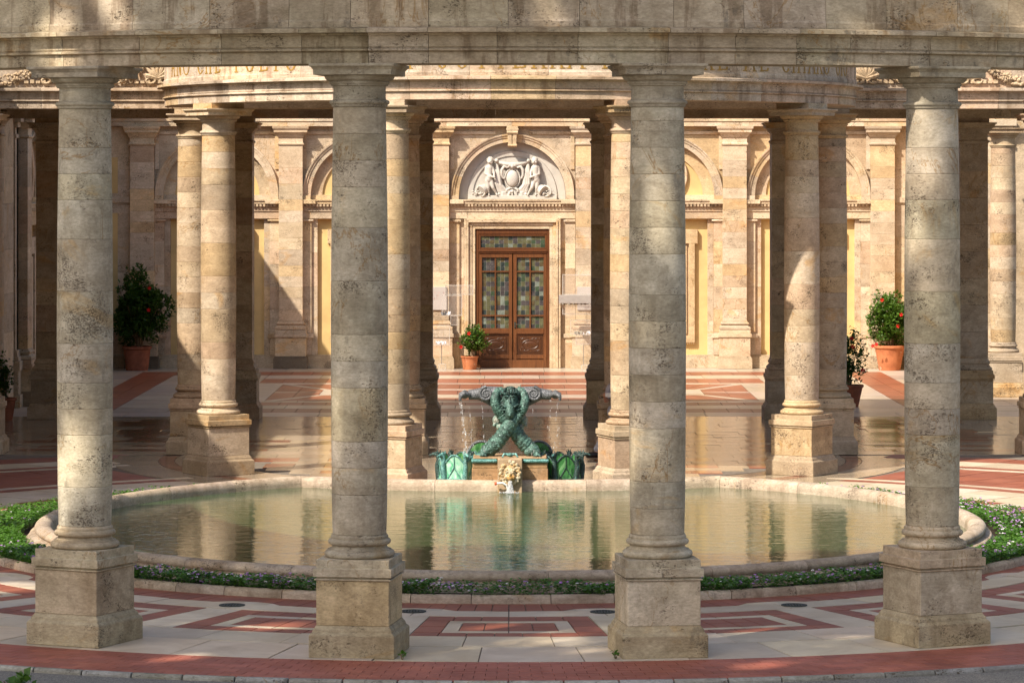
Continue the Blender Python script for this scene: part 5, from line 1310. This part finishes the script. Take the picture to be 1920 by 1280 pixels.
for s in (-1, 1):
    m.capsule((s * .03, -.23, .035), (s * .085, -.25, .045), .022, .018, 8); m.capsule((s * .085, -.25, .045), (s * .11, -.29, .012), .018, .012, 8); m.ball((s * .015, -.305, .05), .011, 6, 5)
    for q in (-1, 0, 1): m.capsule((s * .11, -.29, .010), (s * .11 + q * .014, -.32, .006), .008, .005, 6)
ob('frog', fuse(m, .006, 'frog', 1), M['verdigris'], stat)
m = MB(); rnd = random.Random(16)
for (x, n, w0) in ((-.735, 95, .05), (-.62, 26, .03), (-.42, 16, .03), (.72, 26, .06), (.60, 10, .04), (.35, 8, .04)):
    for i in range(n):
        u = rnd.random(); dr = -.06 if x > 0 else .12; r_ = w0 * (.4 + .9 * u); rr = rnd.uniform(.0035, .0075)
        if abs(x) > .5 and i % 3: u = (int(u * 22)) / 22 + rnd.uniform(0, .012)
        m.ball((FX + x + dr * u * abs(x) + rnd.gauss(0, r_ * .45), FY - .08 - .10 * u + rnd.gauss(0, .03), FZ + .83 - .80 * u), (rr * .7, rr * .7, rr * rnd.uniform(1.5, 4.5)), 5, 4)
ob('falling_drops', m.raw('falling_drops'), M['spray'], label='strings of water drops falling from the grey spouts beside the bronze beasts', cat='water', kind='stuff')

# leaded glass screens with dragon heads, either side of the pedestal
def screen(label, s):
    t = thing('glass_screen', label, 'screen', (FX + s * .78, FY + .14, 0), 0, None)
    m = MB(); m.lathe([(.25, .0), (.25, .16), (.285, .175), (.295, .20), (.285, .225), (.24, .235)], 36)
    m.v = [(x * 1.22, y * .80, z) for x, y, z in m.v]; ob('stone_foot', m.mesh('stone_foot', 40), M['trav_rim'], t, (1.0, .86, .76))
    RX, RY, Z0 = .285, .20, .235
    def P(a, z, k=1.): return (RX * k * math.cos(a), RY * k * math.sin(a), z)
    segs = [(-112, -46, .385), (-46, 12, .33), (12, 70, .40), (70, 128, .40), (128, 190, .40), (190, 248, .36)]
    if s < 0: segs = [(180 - b, 180 - a, h) for a, b, h in segs]
    for k, (a0, a1, h) in enumerate(segs):
        front_ = k in (0, 5, 1); n = 10; V, F = [], []
        topz = lambda u: Z0 + h * (.62 + .38 * math.sin(PI * u))
        for i in range(n + 1):
            u = i / n; a = R(a0 + (a1 - a0) * u)
            for q in range(5): V.append(P(a, Z0 + .02 + (topz(u) - Z0 - .02) * q / 4, 1. - .06 * math.sin(PI * q / 4)))
        for i in range(n):
            for q in range(4): b = i * 5 + q; F.append((b, b + 5, b + 6, b + 1))
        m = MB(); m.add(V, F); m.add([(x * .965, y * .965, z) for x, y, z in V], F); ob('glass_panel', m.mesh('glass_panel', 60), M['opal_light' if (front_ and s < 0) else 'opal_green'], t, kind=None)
        m = MB(); W = .013
        m.tube([P(R(a0 + (a1 - a0) * i / n), topz(i / n)) for i in range(n + 1)], W * 1.1, 8); m.tube([P(R(a0 + (a1 - a0) * i / n), Z0 + .015, 1.02) for i in range(n + 1)], W * 1.5, 8)
        am = (a0 + a1) / 2; m.tube([P(R(a0 + 12), Z0 + .02, 1.01), P(R(am - 4), Z0 + h * .45, 1.0), P(R(am), Z0 + h * .55, 1.0), P(R(am + 3), Z0 + h * .45, 1.0), P(R(a1 - 10), Z0 + .02, 1.01)], W * .6, 6); m.tube([P(R(am), Z0 + h * .55), P(R(am), topz(.5))], W * .5, 6)
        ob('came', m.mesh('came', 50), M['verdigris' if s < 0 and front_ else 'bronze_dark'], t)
    for k, (a0, a1, h) in enumerate(segs):                               # dragons on the joints
        a = R(a0); c_, s_ = math.cos(a), math.sin(a); m = MB()
        rad = lambda k_, z: (RX * k_ * c_, RY * k_ * s_, z)
        m.tube([rad(1.0, Z0), rad(1.08, Z0 + .12), rad(1.12, Z0 + .22), rad(1.05, Z0 + .30), rad(1.10, Z0 + .375), rad(1.32, Z0 + .385), rad(1.55, Z0 + .365)], [.05, .042, .036, .03, .034, .026, .010], 10)
        for q in range(6): e = Vector(rad(1.0, Z0 + .36)); m.tube([tuple(e), tuple(e + Vector((random.uniform(-.05, .05), random.uniform(-.04, .04), .07 + .02 * (q % 2))))], [.014, .003], 5)
        m.ball(rad(1.15, Z0 + .40), (.03, .03, .022), 8, 6)
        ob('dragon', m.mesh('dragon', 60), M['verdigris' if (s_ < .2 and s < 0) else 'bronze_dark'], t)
screen('bright turquoise leaded glass screen with dragon heads, sunlit beside the fountain on the left', -1)
screen('dark green leaded glass screen with dragon heads, beside the fountain on the right', 1)
for s, lab in ((-1, 'low arched green glass panel behind the left paw of the bronze beasts'), (1, 'low arched green glass panel behind the right paw of the bronze beasts')):
    t = thing('glass_panel_arch', lab, 'screen', (FX + s * .43, FY + .56, .0)); h0 = .58
    poly = [(-.20, 0)] + [(.20 * math.cos(PI - PI * i / 16), h0 + .20 * math.sin(PI * i / 16)) for i in range(17)] + [(.20, 0)]
    m = MB(); m.prism_y(poly, -.008, .008); ob('glass', m.mesh('glass_arch'), M['opal_green'], t)
    m = MB(); m.tube([(x, 0, z) for x, z in poly], .02, 8); m.tube([(0, 0, .1), (-.06, -.0, .5), (.09, 0, h0 + .16)], .009, 6); ob('frame', m.mesh('frame', 50), M['bronze_grey'], t)

# ------------------------------------------------------------------ potted hibiscus
def pot_mesh(r0, r1, h):
    m = MB(); m.lathe([(r0, 0), (r0 * 1.02, .02), (r0 + (r1 - r0) * .5, h * .5), (r1 * .96, h * .86), (r1 * 1.0, h * .87), (r1 * 1.06, h * .90), (r1 * 1.07, h * .96), (r1 * 1.04, h), (r1 * .95, h), (r1 * .93, h * .93), (.05, h * .93)], 40); return m.mesh('pot', 40)
def bush(label, x, y, z0, rx, rz, zc, n, leaf, ls, flowers, seed, base=.0, lop=1.0):
    r = random.Random(seed); t = thing('hibiscus_bush', label, 'plant', (x, y, z0)); V, F = [], []; c = 0
    lumps = [(Vector((r.gauss(0, 1), r.gauss(0, 1), r.gauss(0, 1))).normalized(), r.uniform(.72, 1.12)) for _ in range(26)]
    def radius(d): return max(.6, max(k * max(0., d.dot(l)) ** 6 for l, k in lumps) + .16)
    while c < n:
        d = Vector((r.gauss(0, 1), r.gauss(0, 1), r.gauss(0, 1))).normalized(); q = r.random() ** .38; rr = radius(d) * q
        p = Vector((d.x * rx * rr, d.y * rx * rr, zc + d.z * rz * rr))
        if p.z < base: continue
        if mnoise.noise(p * 4.2 + Vector((seed, 0, 0))) < -.22: c += .4; continue
        leaf_quad(V, F, p, ls * r.uniform(.65, 1.25), r, 1.1); c += 1
    m = MB(); m.v, m.f, m.mi = V, F, [0] * len(F); ob('foliage', m.raw('foliage'), M[leaf], t)
    m = MB()
    for i in range(9): a = r.uniform(0, 6.28); k = r.uniform(.2, .75); m.tube([(r.uniform(-.05, .05), r.uniform(-.05, .05), -.06), (math.cos(a) * rx * .3 * k, math.sin(a) * rx * .3 * k, zc * .4), (math.cos(a) * rx * k, math.sin(a) * rx * k, zc + rz * r.uniform(-.1, .6))], [.02, .014, .006], 6)
    ob('stem', m.mesh('stem', 60), M['stem'], t)
    for fx, fz in flowers:
        m = MB(); yy = -rx * math.sqrt(max(.12, 1 - (fx / rx) ** 2)) * 1.0
        for q in range(5): a = q * 1.2566 + fx; m.add([(0, 0, 0), (.036 * math.cos(a - .55), -.03, .036 * math.sin(a - .55)), (.056 * math.cos(a), -.02, .056 * math.sin(a)), (.036 * math.cos(a + .55), -.03, .036 * math.sin(a + .55))], [(0, 1, 2, 3)])
        m.tube([(0, 0, 0), (0, -.07, .02)], .008, 5); f = ob('flower', m.raw('flower'), M['red_flower'], t, loc=(fx, yy, fz))
    return t
def pot(label, x, y, r0, r1, h, mat):
    t = thing('terracotta_pot', label, 'pot', (x, y, 0.003)); ob('pot', pot_mesh(r0, r1, h), M[mat], t); m = MB(); m.lathe([(r1 * .93, h * .90), (r1 * .93, h * .915)], 24); ob('soil', m.mesh('soil'), M['soil'], t)
PX = lambda px, Y: (px - 960) * Y / FPX
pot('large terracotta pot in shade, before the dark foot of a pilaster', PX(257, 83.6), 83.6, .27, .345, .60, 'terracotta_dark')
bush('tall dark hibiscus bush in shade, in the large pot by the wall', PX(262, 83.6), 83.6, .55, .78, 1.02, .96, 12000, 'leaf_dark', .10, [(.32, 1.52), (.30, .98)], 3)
pot('small orange terracotta pot beside the wooden door', PX(880.5, 84.0), 84.0, .165, .212, .335, 'terracotta')
bush('small sunlit hibiscus with two red blooms, in the pot beside the wooden door', PX(887, 84.0), 84.0, .30, .40, .44, .40, 1500, 'leaf', .085, [(-.30, .28), (-.10, .62)], 5)
pot('large sunlit terracotta pot with white lime stains, by the yellow wall', PX(1668, 83.7), 83.7, .265, .375, .62, 'terracotta')
bush('large sunlit hibiscus bush with bright red blooms, in the stained pot by the yellow wall', PX(1670, 83.7), 83.7, .55, .70, .80, .68, 6500, 'leaf', .095, [(-.29, 1.22), (.18, .86), (.10, .58), (-.42, .12), (-.50, -.02 + .1)], 8)
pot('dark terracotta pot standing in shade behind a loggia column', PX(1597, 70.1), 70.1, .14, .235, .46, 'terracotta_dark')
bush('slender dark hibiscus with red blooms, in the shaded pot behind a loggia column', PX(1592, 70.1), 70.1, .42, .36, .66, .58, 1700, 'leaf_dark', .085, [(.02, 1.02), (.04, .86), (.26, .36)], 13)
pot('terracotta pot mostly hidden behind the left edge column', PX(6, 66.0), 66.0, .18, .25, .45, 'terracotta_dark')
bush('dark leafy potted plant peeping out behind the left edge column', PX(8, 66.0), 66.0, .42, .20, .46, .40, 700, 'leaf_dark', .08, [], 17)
# ------------------------------------------------------------------ plaques and acrylic showcases by the door
for s, lab in ((-1, 'white marble plaque with faded red lines on the pilaster left of the door'), (1, 'white marble plaque on the pilaster right of the door')):
    t = thing('wall_plaque', lab, 'plaque', (s * 1.89, 84.40, 0)); m = MB(); m.box(-.25, .25, -.02, .015, 1.47, 2.05); ob('slab', m.mesh('plaque_slab', bevel=.004), M['plaque'], t)
    if s < 0:
        m = MB(); rnd = random.Random(9)
        for z, x0, x1 in ((1.89, -.20, .18), (1.815, -.20, .06), (1.74, -.20, .04)):
            x = x0
            while x < x1:
                if rnd.random() < .82: m.box(x, x + .010, -.0215, -.0195, z, z + .034); m.box(x, x + .022, -.0215, -.0195, z + rnd.choice((0, .015, .028)), z + .034)
                x += .033
        ob('faded_text', m.mesh('faded_text'), M['faded_red'], t, kind='stuff')
def case_box(t, x0, x1, y0, y1, z0, z1):
    m = MB(); m.box(x0, x1, y0, y1, z0, z1); o = ob('acrylic_box', m.mesh('acrylic_box'), M['acrylic'], t); e = MB(); k = .007
    for (xa, ya) in ((x0, y0), (x1, y0), (x0, y1), (x1, y1)): e.box(xa - k, xa + k, ya - k, ya + k, z0, z1)
    for z in (z0, z1): e.box(x0, x1, y0 - k, y0 + k, z - k, z + k); e.box(x0, x1, y1 - k, y1 + k, z - k, z + k); e.box(x0 - k, x0 + k, y0, y1, z - k, z + k); e.box(x1 - k, x1 + k, y0, y1, z - k, z + k)
    ob('edge', e.mesh('acrylic_edge'), M['acrylic_edge'], o)
def specimen(label, x, y, z, wd, mat, seed, n=14):
    r = random.Random(seed); t = thing('mineral_specimen', label, 'mineral', (x, y, z)); m = MB()
    for i in range(n):
        a = r.uniform(-wd, wd); s_ = r.uniform(.018, .045); d = Vector((r.gauss(0, .6), r.gauss(0, .5), 1)).normalized()
        m.tube([(a, r.uniform(-.04, .04), 0), (a + d.x * s_, d.y * s_, s_ * 1.2), (a + d.x * s_ * 1.7, d.y * s_ * 1.7, s_ * 2.0)], [s_ * .7, s_ * .6, s_ * .08], 6)
    ob('crystal', m.mesh('crystal'), M[mat], t); return t
YV = 83.6; kx = YV / FPX
def ZX(py): return CH - (py - YH) * kx
vl = thing('showcase', 'stack of clear acrylic display boxes on a thin post left of the door', 'showcase', (0, YV, 0))
L = lambda px: (px - 960) * kx
case_box(vl, L(836), L(887), -.15, .15, ZX(552), ZX(535)); case_box(vl, L(829), L(866), -.17, .13, ZX(591), ZX(554)); case_box(vl, L(845), L(858), -.10, .12, ZX(609), ZX(592)); case_box(vl, L(812), L(843), -.15, .15, ZX(646), ZX(610)); case_box(vl, L(823), L(836), -.12, .12, 0.005, ZX(682))
m = MB(); m.box(L(828) - .01, L(828) + .01, -.01, .01, ZX(682), ZX(646)); m.box(L(836) - .012, L(836) + .012, -.01, .01, ZX(554), ZX(535)); m.box(L(849) - .01, L(849) + .01, -.01, .01, ZX(610), ZX(609)); ob('post', m.mesh('post'), M['steel'], vl)
vr = thing('showcase', 'clear acrylic display boxes with a frosted tray right of the door', 'showcase', (0, YV, 0))
case_box(vr, L(1055), L(1112), -.12, .18, ZX(552), ZX(515)); case_box(vr, L(1055), L(1110), -.10, .16, ZX(589), ZX(574)); case_box(vr, L(1070), L(1108), -.15, .15, ZX(626), ZX(600)); case_box(vr, L(1080), L(1108), -.12, .14, ZX(645), ZX(628)); case_box(vr, L(1090), L(1106), -.12, .12, .005, ZX(684))
m = MB(); m.box(L(1048), L(1112), -.2, .2, ZX(568), ZX(553)); ob('frosted_tray', m.mesh('frosted_tray', bevel=.005), M['rock_grey'], vr)
m = MB(); rnd = random.Random(4)
for i in range(26): m.ball((L(1050) + i * .033, -.19 + rnd.uniform(0, .1), ZX(570)), (.03, .03, rnd.uniform(.012, .026)), 6, 4)
ob('mossy_rim', m.mesh('mossy_rim'), M['rock'], vr)
m = MB(); m.box(L(1094) - .008, L(1094) + .008, -.008, .008, ZX(684), ZX(645)); ob('post', m.mesh('post'), M['steel'], vr)
specimen('dark and white mineral cluster in the middle acrylic box left of the door', L(836), YV - .05, ZX(590), .08, 'rock_dark', 1); specimen('pinkish white mineral in the middle acrylic box left of the door', L(841), YV - .08, ZX(590), .03, 'rock_white', 2, 6)
specimen('white crystal cluster on the lower acrylic box left of the door', L(828), YV - .05, ZX(645), .10, 'rock_white', 3); specimen('mossy brown rock on the acrylic box right of the door', L(1084), YV - .05, ZX(626), .09, 'rock', 4, 20); specimen('grey white rock on the acrylic box right of the door', L(1099), YV - .05, ZX(626), .09, 'rock_white', 5, 10)

# ------------------------------------------------------------------ visitor leaning behind the portico column
per = thing('person', 'visitor in grey shirt and pale trousers leaning behind the portico column, holding a phone', 'person', (1.86, 57.30, 0))
m = MB(); K = lambda a, b, ra, rb: m.capsule(a, b, ra, rb, 14)
HIP, NECK = Vector((0, .30, .74)), Vector((-.02, .16, 1.22))
K((0, .26, .82), (-.01, .20, 1.10), .125, .14); K((-.15, .17, 1.17), (.13, .17, 1.17), .075, .075); K((-.01, .16, 1.20), (-.01, .13, 1.34), .055, .05)
m.ball((-.01, .11, 1.44), (.075, .092, .115), 16, 12); m.ball((-.01, .015, 1.425), (.014, .02, .022), 8, 6); m.ball((-.01, .045, 1.36), (.035, .035, .03), 8, 6)
for s in (-1, 1): m.ball((-.01 + s * .078, .12, 1.43), (.012, .022, .03), 8, 6)
K((-.10, .26, .78), (.10, .26, .78), .12, .12)
K((-.09, .24, .74), (-.16, -.16, .58), .085, .062); K((-.16, -.16, .58), (-.42, -.36, .14), .058, .038)
K((.09, .24, .74), (.10, -.18, .56), .085, .062); K((.10, -.18, .56), (.06, -.30, .12), .058, .038)
K((-.42, -.36, .10), (-.54, -.50, .06), .04, .032); K((.06, -.30, .08), (.05, -.48, .04), .04, .032)
K((-.19, .17, 1.16), (-.25, .06, .96), .05, .042); K((-.25, .06, .96), (-.285, -.13, 1.05), .038, .028); K((-.285, -.13, 1.05), (-.285, -.185, 1.075), .030, .034)
K((.17, .17, 1.16), (.22, .04, .94), .05, .042); K((.22, .04, .94), (-.02, -.13, 1.03), .038, .028); K((-.02, -.13, 1.03), (-.11, -.185, 1.065), .030, .034)
for hx, s in ((-.285, 1), (-.11, -1)):
    for q in range(4): K((hx - s * .01, -.20, 1.10 - q * .019), (hx + s * .032, -.235, 1.10 - q * .019), .0095, .008); K((hx + s * .032, -.235, 1.10 - q * .019), (hx + s * .05, -.215, 1.10 - q * .018), .0085, .007)
    K((hx, -.185, 1.085), (hx + s * .03, -.19, 1.125), .0115, .009)
ob('body', fuse(m, .013, 'body', 2), M['skin'], per)
m = MB(); K((0, .27, .80), (-.01, .20, 1.10), .142, .155); K((-.16, .17, 1.165), (.14, .17, 1.165), .088, .088); K((-.19, .17, 1.16), (-.235, .09, 1.02), .066, .06); K((.17, .17, 1.16), (.21, .07, 1.02), .066, .06)
ob('shirt', fuse(m, .014, 'shirt', 3), M['shirt'], per)
m = MB(); K((-.10, .26, .76), (.10, .26, .76), .135, .135); K((-.09, .24, .73), (-.16, -.16, .575), .10, .078); K((-.16, -.16, .575), (-.415, -.355, .17), .076, .066); K((.09, .24, .73), (.10, -.18, .555), .10, .078); K((.10, -.18, .555), (.06, -.30, .16), .076, .066)
ob('trousers', fuse(m, .014, 'trousers', 3), M['trouser'], per)
for a, b in (((-.42, -.35, .075), (-.58, -.54, .075)), ((.06, -.29, .045), (.045, -.52, .04))):
    m = MB(); K(a, b, .058, .044); m.capsule((a[0], a[1] + .03, a[2] - .005), (a[0], a[1], a[2] + .03), .05, .05); ob('shoe', fuse(m, .010, 'shoe', 2), M['shoe'], per)
m = MB(); m.ball((-.01, .135, 1.475), (.085, .098, .10), 14, 10); ob('hair', m.mesh('hair', 60), M['hair'], per)
m = MB(); m.tube([(-.14, .03, .98), (-.125, .04, 1.12), (-.12, .09, 1.22), (-.12, .2, 1.25), (-.12, .3, 1.15)], .013, 6); ob('strap', m.mesh('strap', 60), M['black'], per)
ph = thing('mobile_phone', 'pale mobile phone held up by the visitor behind the column', 'phone', (1.86 - .20, 57.30 - .235, 1.075)); m = MB(); m.box(-.075, .075, -.005, .005, -.037, .037); ob('case', m.mesh('phone_case', bevel=.003), M['phone'], ph); m = MB(); m.lathe([(.011, 0), (.011, .004)], 14); m.v = [(x + .04, -.0055 - z, y + .015) for x, y, z in m.v]; ob('camera_lens', m.mesh('camera_lens'), M['black'], ph)

# ------------------------------------------------------------------ garden trees between the viewer and the ring, outside the frame
def tree(label, x, y, h, crowns, n, seed):
    r = random.Random(seed); t = thing('garden_tree', label, 'tree', (x, y, -.13)); m = MB()
    m.tube([(0, 0, 0), (.1, .05, h * .3), (.05, .1, h * .6), (.15, 0, h * .9)], [.34, .25, .19, .06], 12)
    for (cx, cy, cz, rx, ry, rz) in crowns:
        for k in range(5):
            e = Vector((cx + r.uniform(-.6, .6) * rx, cy + r.uniform(-.6, .6) * ry, cz + r.uniform(-.5, .6) * rz)); b = Vector((.1, .05, h * r.uniform(.3, .6)))
            m.tube([tuple(b), tuple(b.lerp(e, .5) + Vector((0, 0, -.3))), tuple(e)], [.10, .06, .02], 7)
    ob('trunk', m.mesh('trunk', 60), M['bark'], t); V, F = [], []; tot = sum(c[3] * c[4] for c in crowns)
    for (cx, cy, cz, rx, ry, rz) in crowns:
        k = 0; want = n * rx * ry / tot
        while k < want:
            d = Vector((r.gauss(0, 1), r.gauss(0, 1), r.gauss(0, 1))).normalized() * (r.random() ** .4); p = Vector((cx + d.x * rx, cy + d.y * ry, cz + d.z * rz))
            if mnoise.noise(p * .5 + Vector((seed * 3.1, 0, 0))) < HOLE or sunny(p + Vector((x, y, -.13))): k += .12; continue
            leaf_quad(V, F, p, r.uniform(.16, .30), r, .9); k += 1
    m = MB(); m.v, m.f, m.mi = V, F, [0] * len(F); ob('crown', m.raw('crown'), M['leaf_tree'], t)
HOLE = -.13
GAPS = [((4.10, 34.2, 4.9), .34), ((4.02, 34.2, 4.2), .26), ((4.18, 34.2, 5.3), .25), ((4.2, 34.2, 3.4), .2), ((-4.55, 34.2, 1.75), .30), ((-4.6, 34.2, 1.2), .22), ((-4.5, 34.2, 4.6), .18), ((-4.9, 33.9, 6.45), .34), ((-4.2, 33.7, 6.6), .26), ((-1.75, 33.3, 2.6), .22), ((-1.75, 33.3, 2.0), .2), ((-1.75, 33.3, 3.4), .16),
        ((1.3, 33.3, 3.2), .16), ((.4, 33.2, 6.3), .25), ((-2.6, 35.5, 0), .34), ((-.2, 35.4, 0), .30), ((2.6, 35.0, 0), .36), ((4.6, 36.3, 0), .4), ((.6, 33.9, 0), .26), ((-3.3, 33.2, 0), .3), ((-1.0, 32.4, 0), .24), ((2.4, 32.6, 0), .28), ((.3, 38.6, .3), .3), ((-6.0, 38.8, 0), .5)]
def sunny(p):  # crown gaps shaped along sun rays so sun patches land on chosen spots
    for (g, r_) in GAPS:
        d = p - Vector(g)
        if (d - SUN_DIR * d.dot(SUN_DIR)).length < r_ * 1.05: return True
    return False
tree('tall leafy garden tree outside the frame that shades the front colonnade', -15.5, 19.0, 24.0, [(-3.6, .5, 22.6, 3.6, 3.0, 3.4), (.6, 1.2, 24.0, 3.6, 3.0, 4.2), (4.2, 1.6, 23.6, 3.4, 2.8, 4.4), (-1.0, .2, 19.4, 3.0, 2.6, 2.6), (7.0, 1.0, 21.4, 2.6, 2.4, 3.0), (-5.0, 3.6, 22.4, 2.8, 2.2, 2.4), (-1.0, 4.2, 23.0, 2.8, 2.2, 2.4), (3.2, 4.0, 22.4, 2.8, 2.2, 2.4), (6.6, 3.8, 21.6, 2.4, 2.0, 2.2)], 52000, 4)
tree('broad garden tree nearer the viewer, outside the frame', -21.0, 12.5, 24.0, [(-1.5, .5, 22.6, 3.4, 2.8, 3.0), (2.2, .8, 24.4, 3.2, 2.6, 3.0), (5.6, 1.0, 24.6, 3.0, 2.6, 3.0), (8.6, 1.4, 23.4, 2.6, 2.4, 2.6)], 26000, 7)
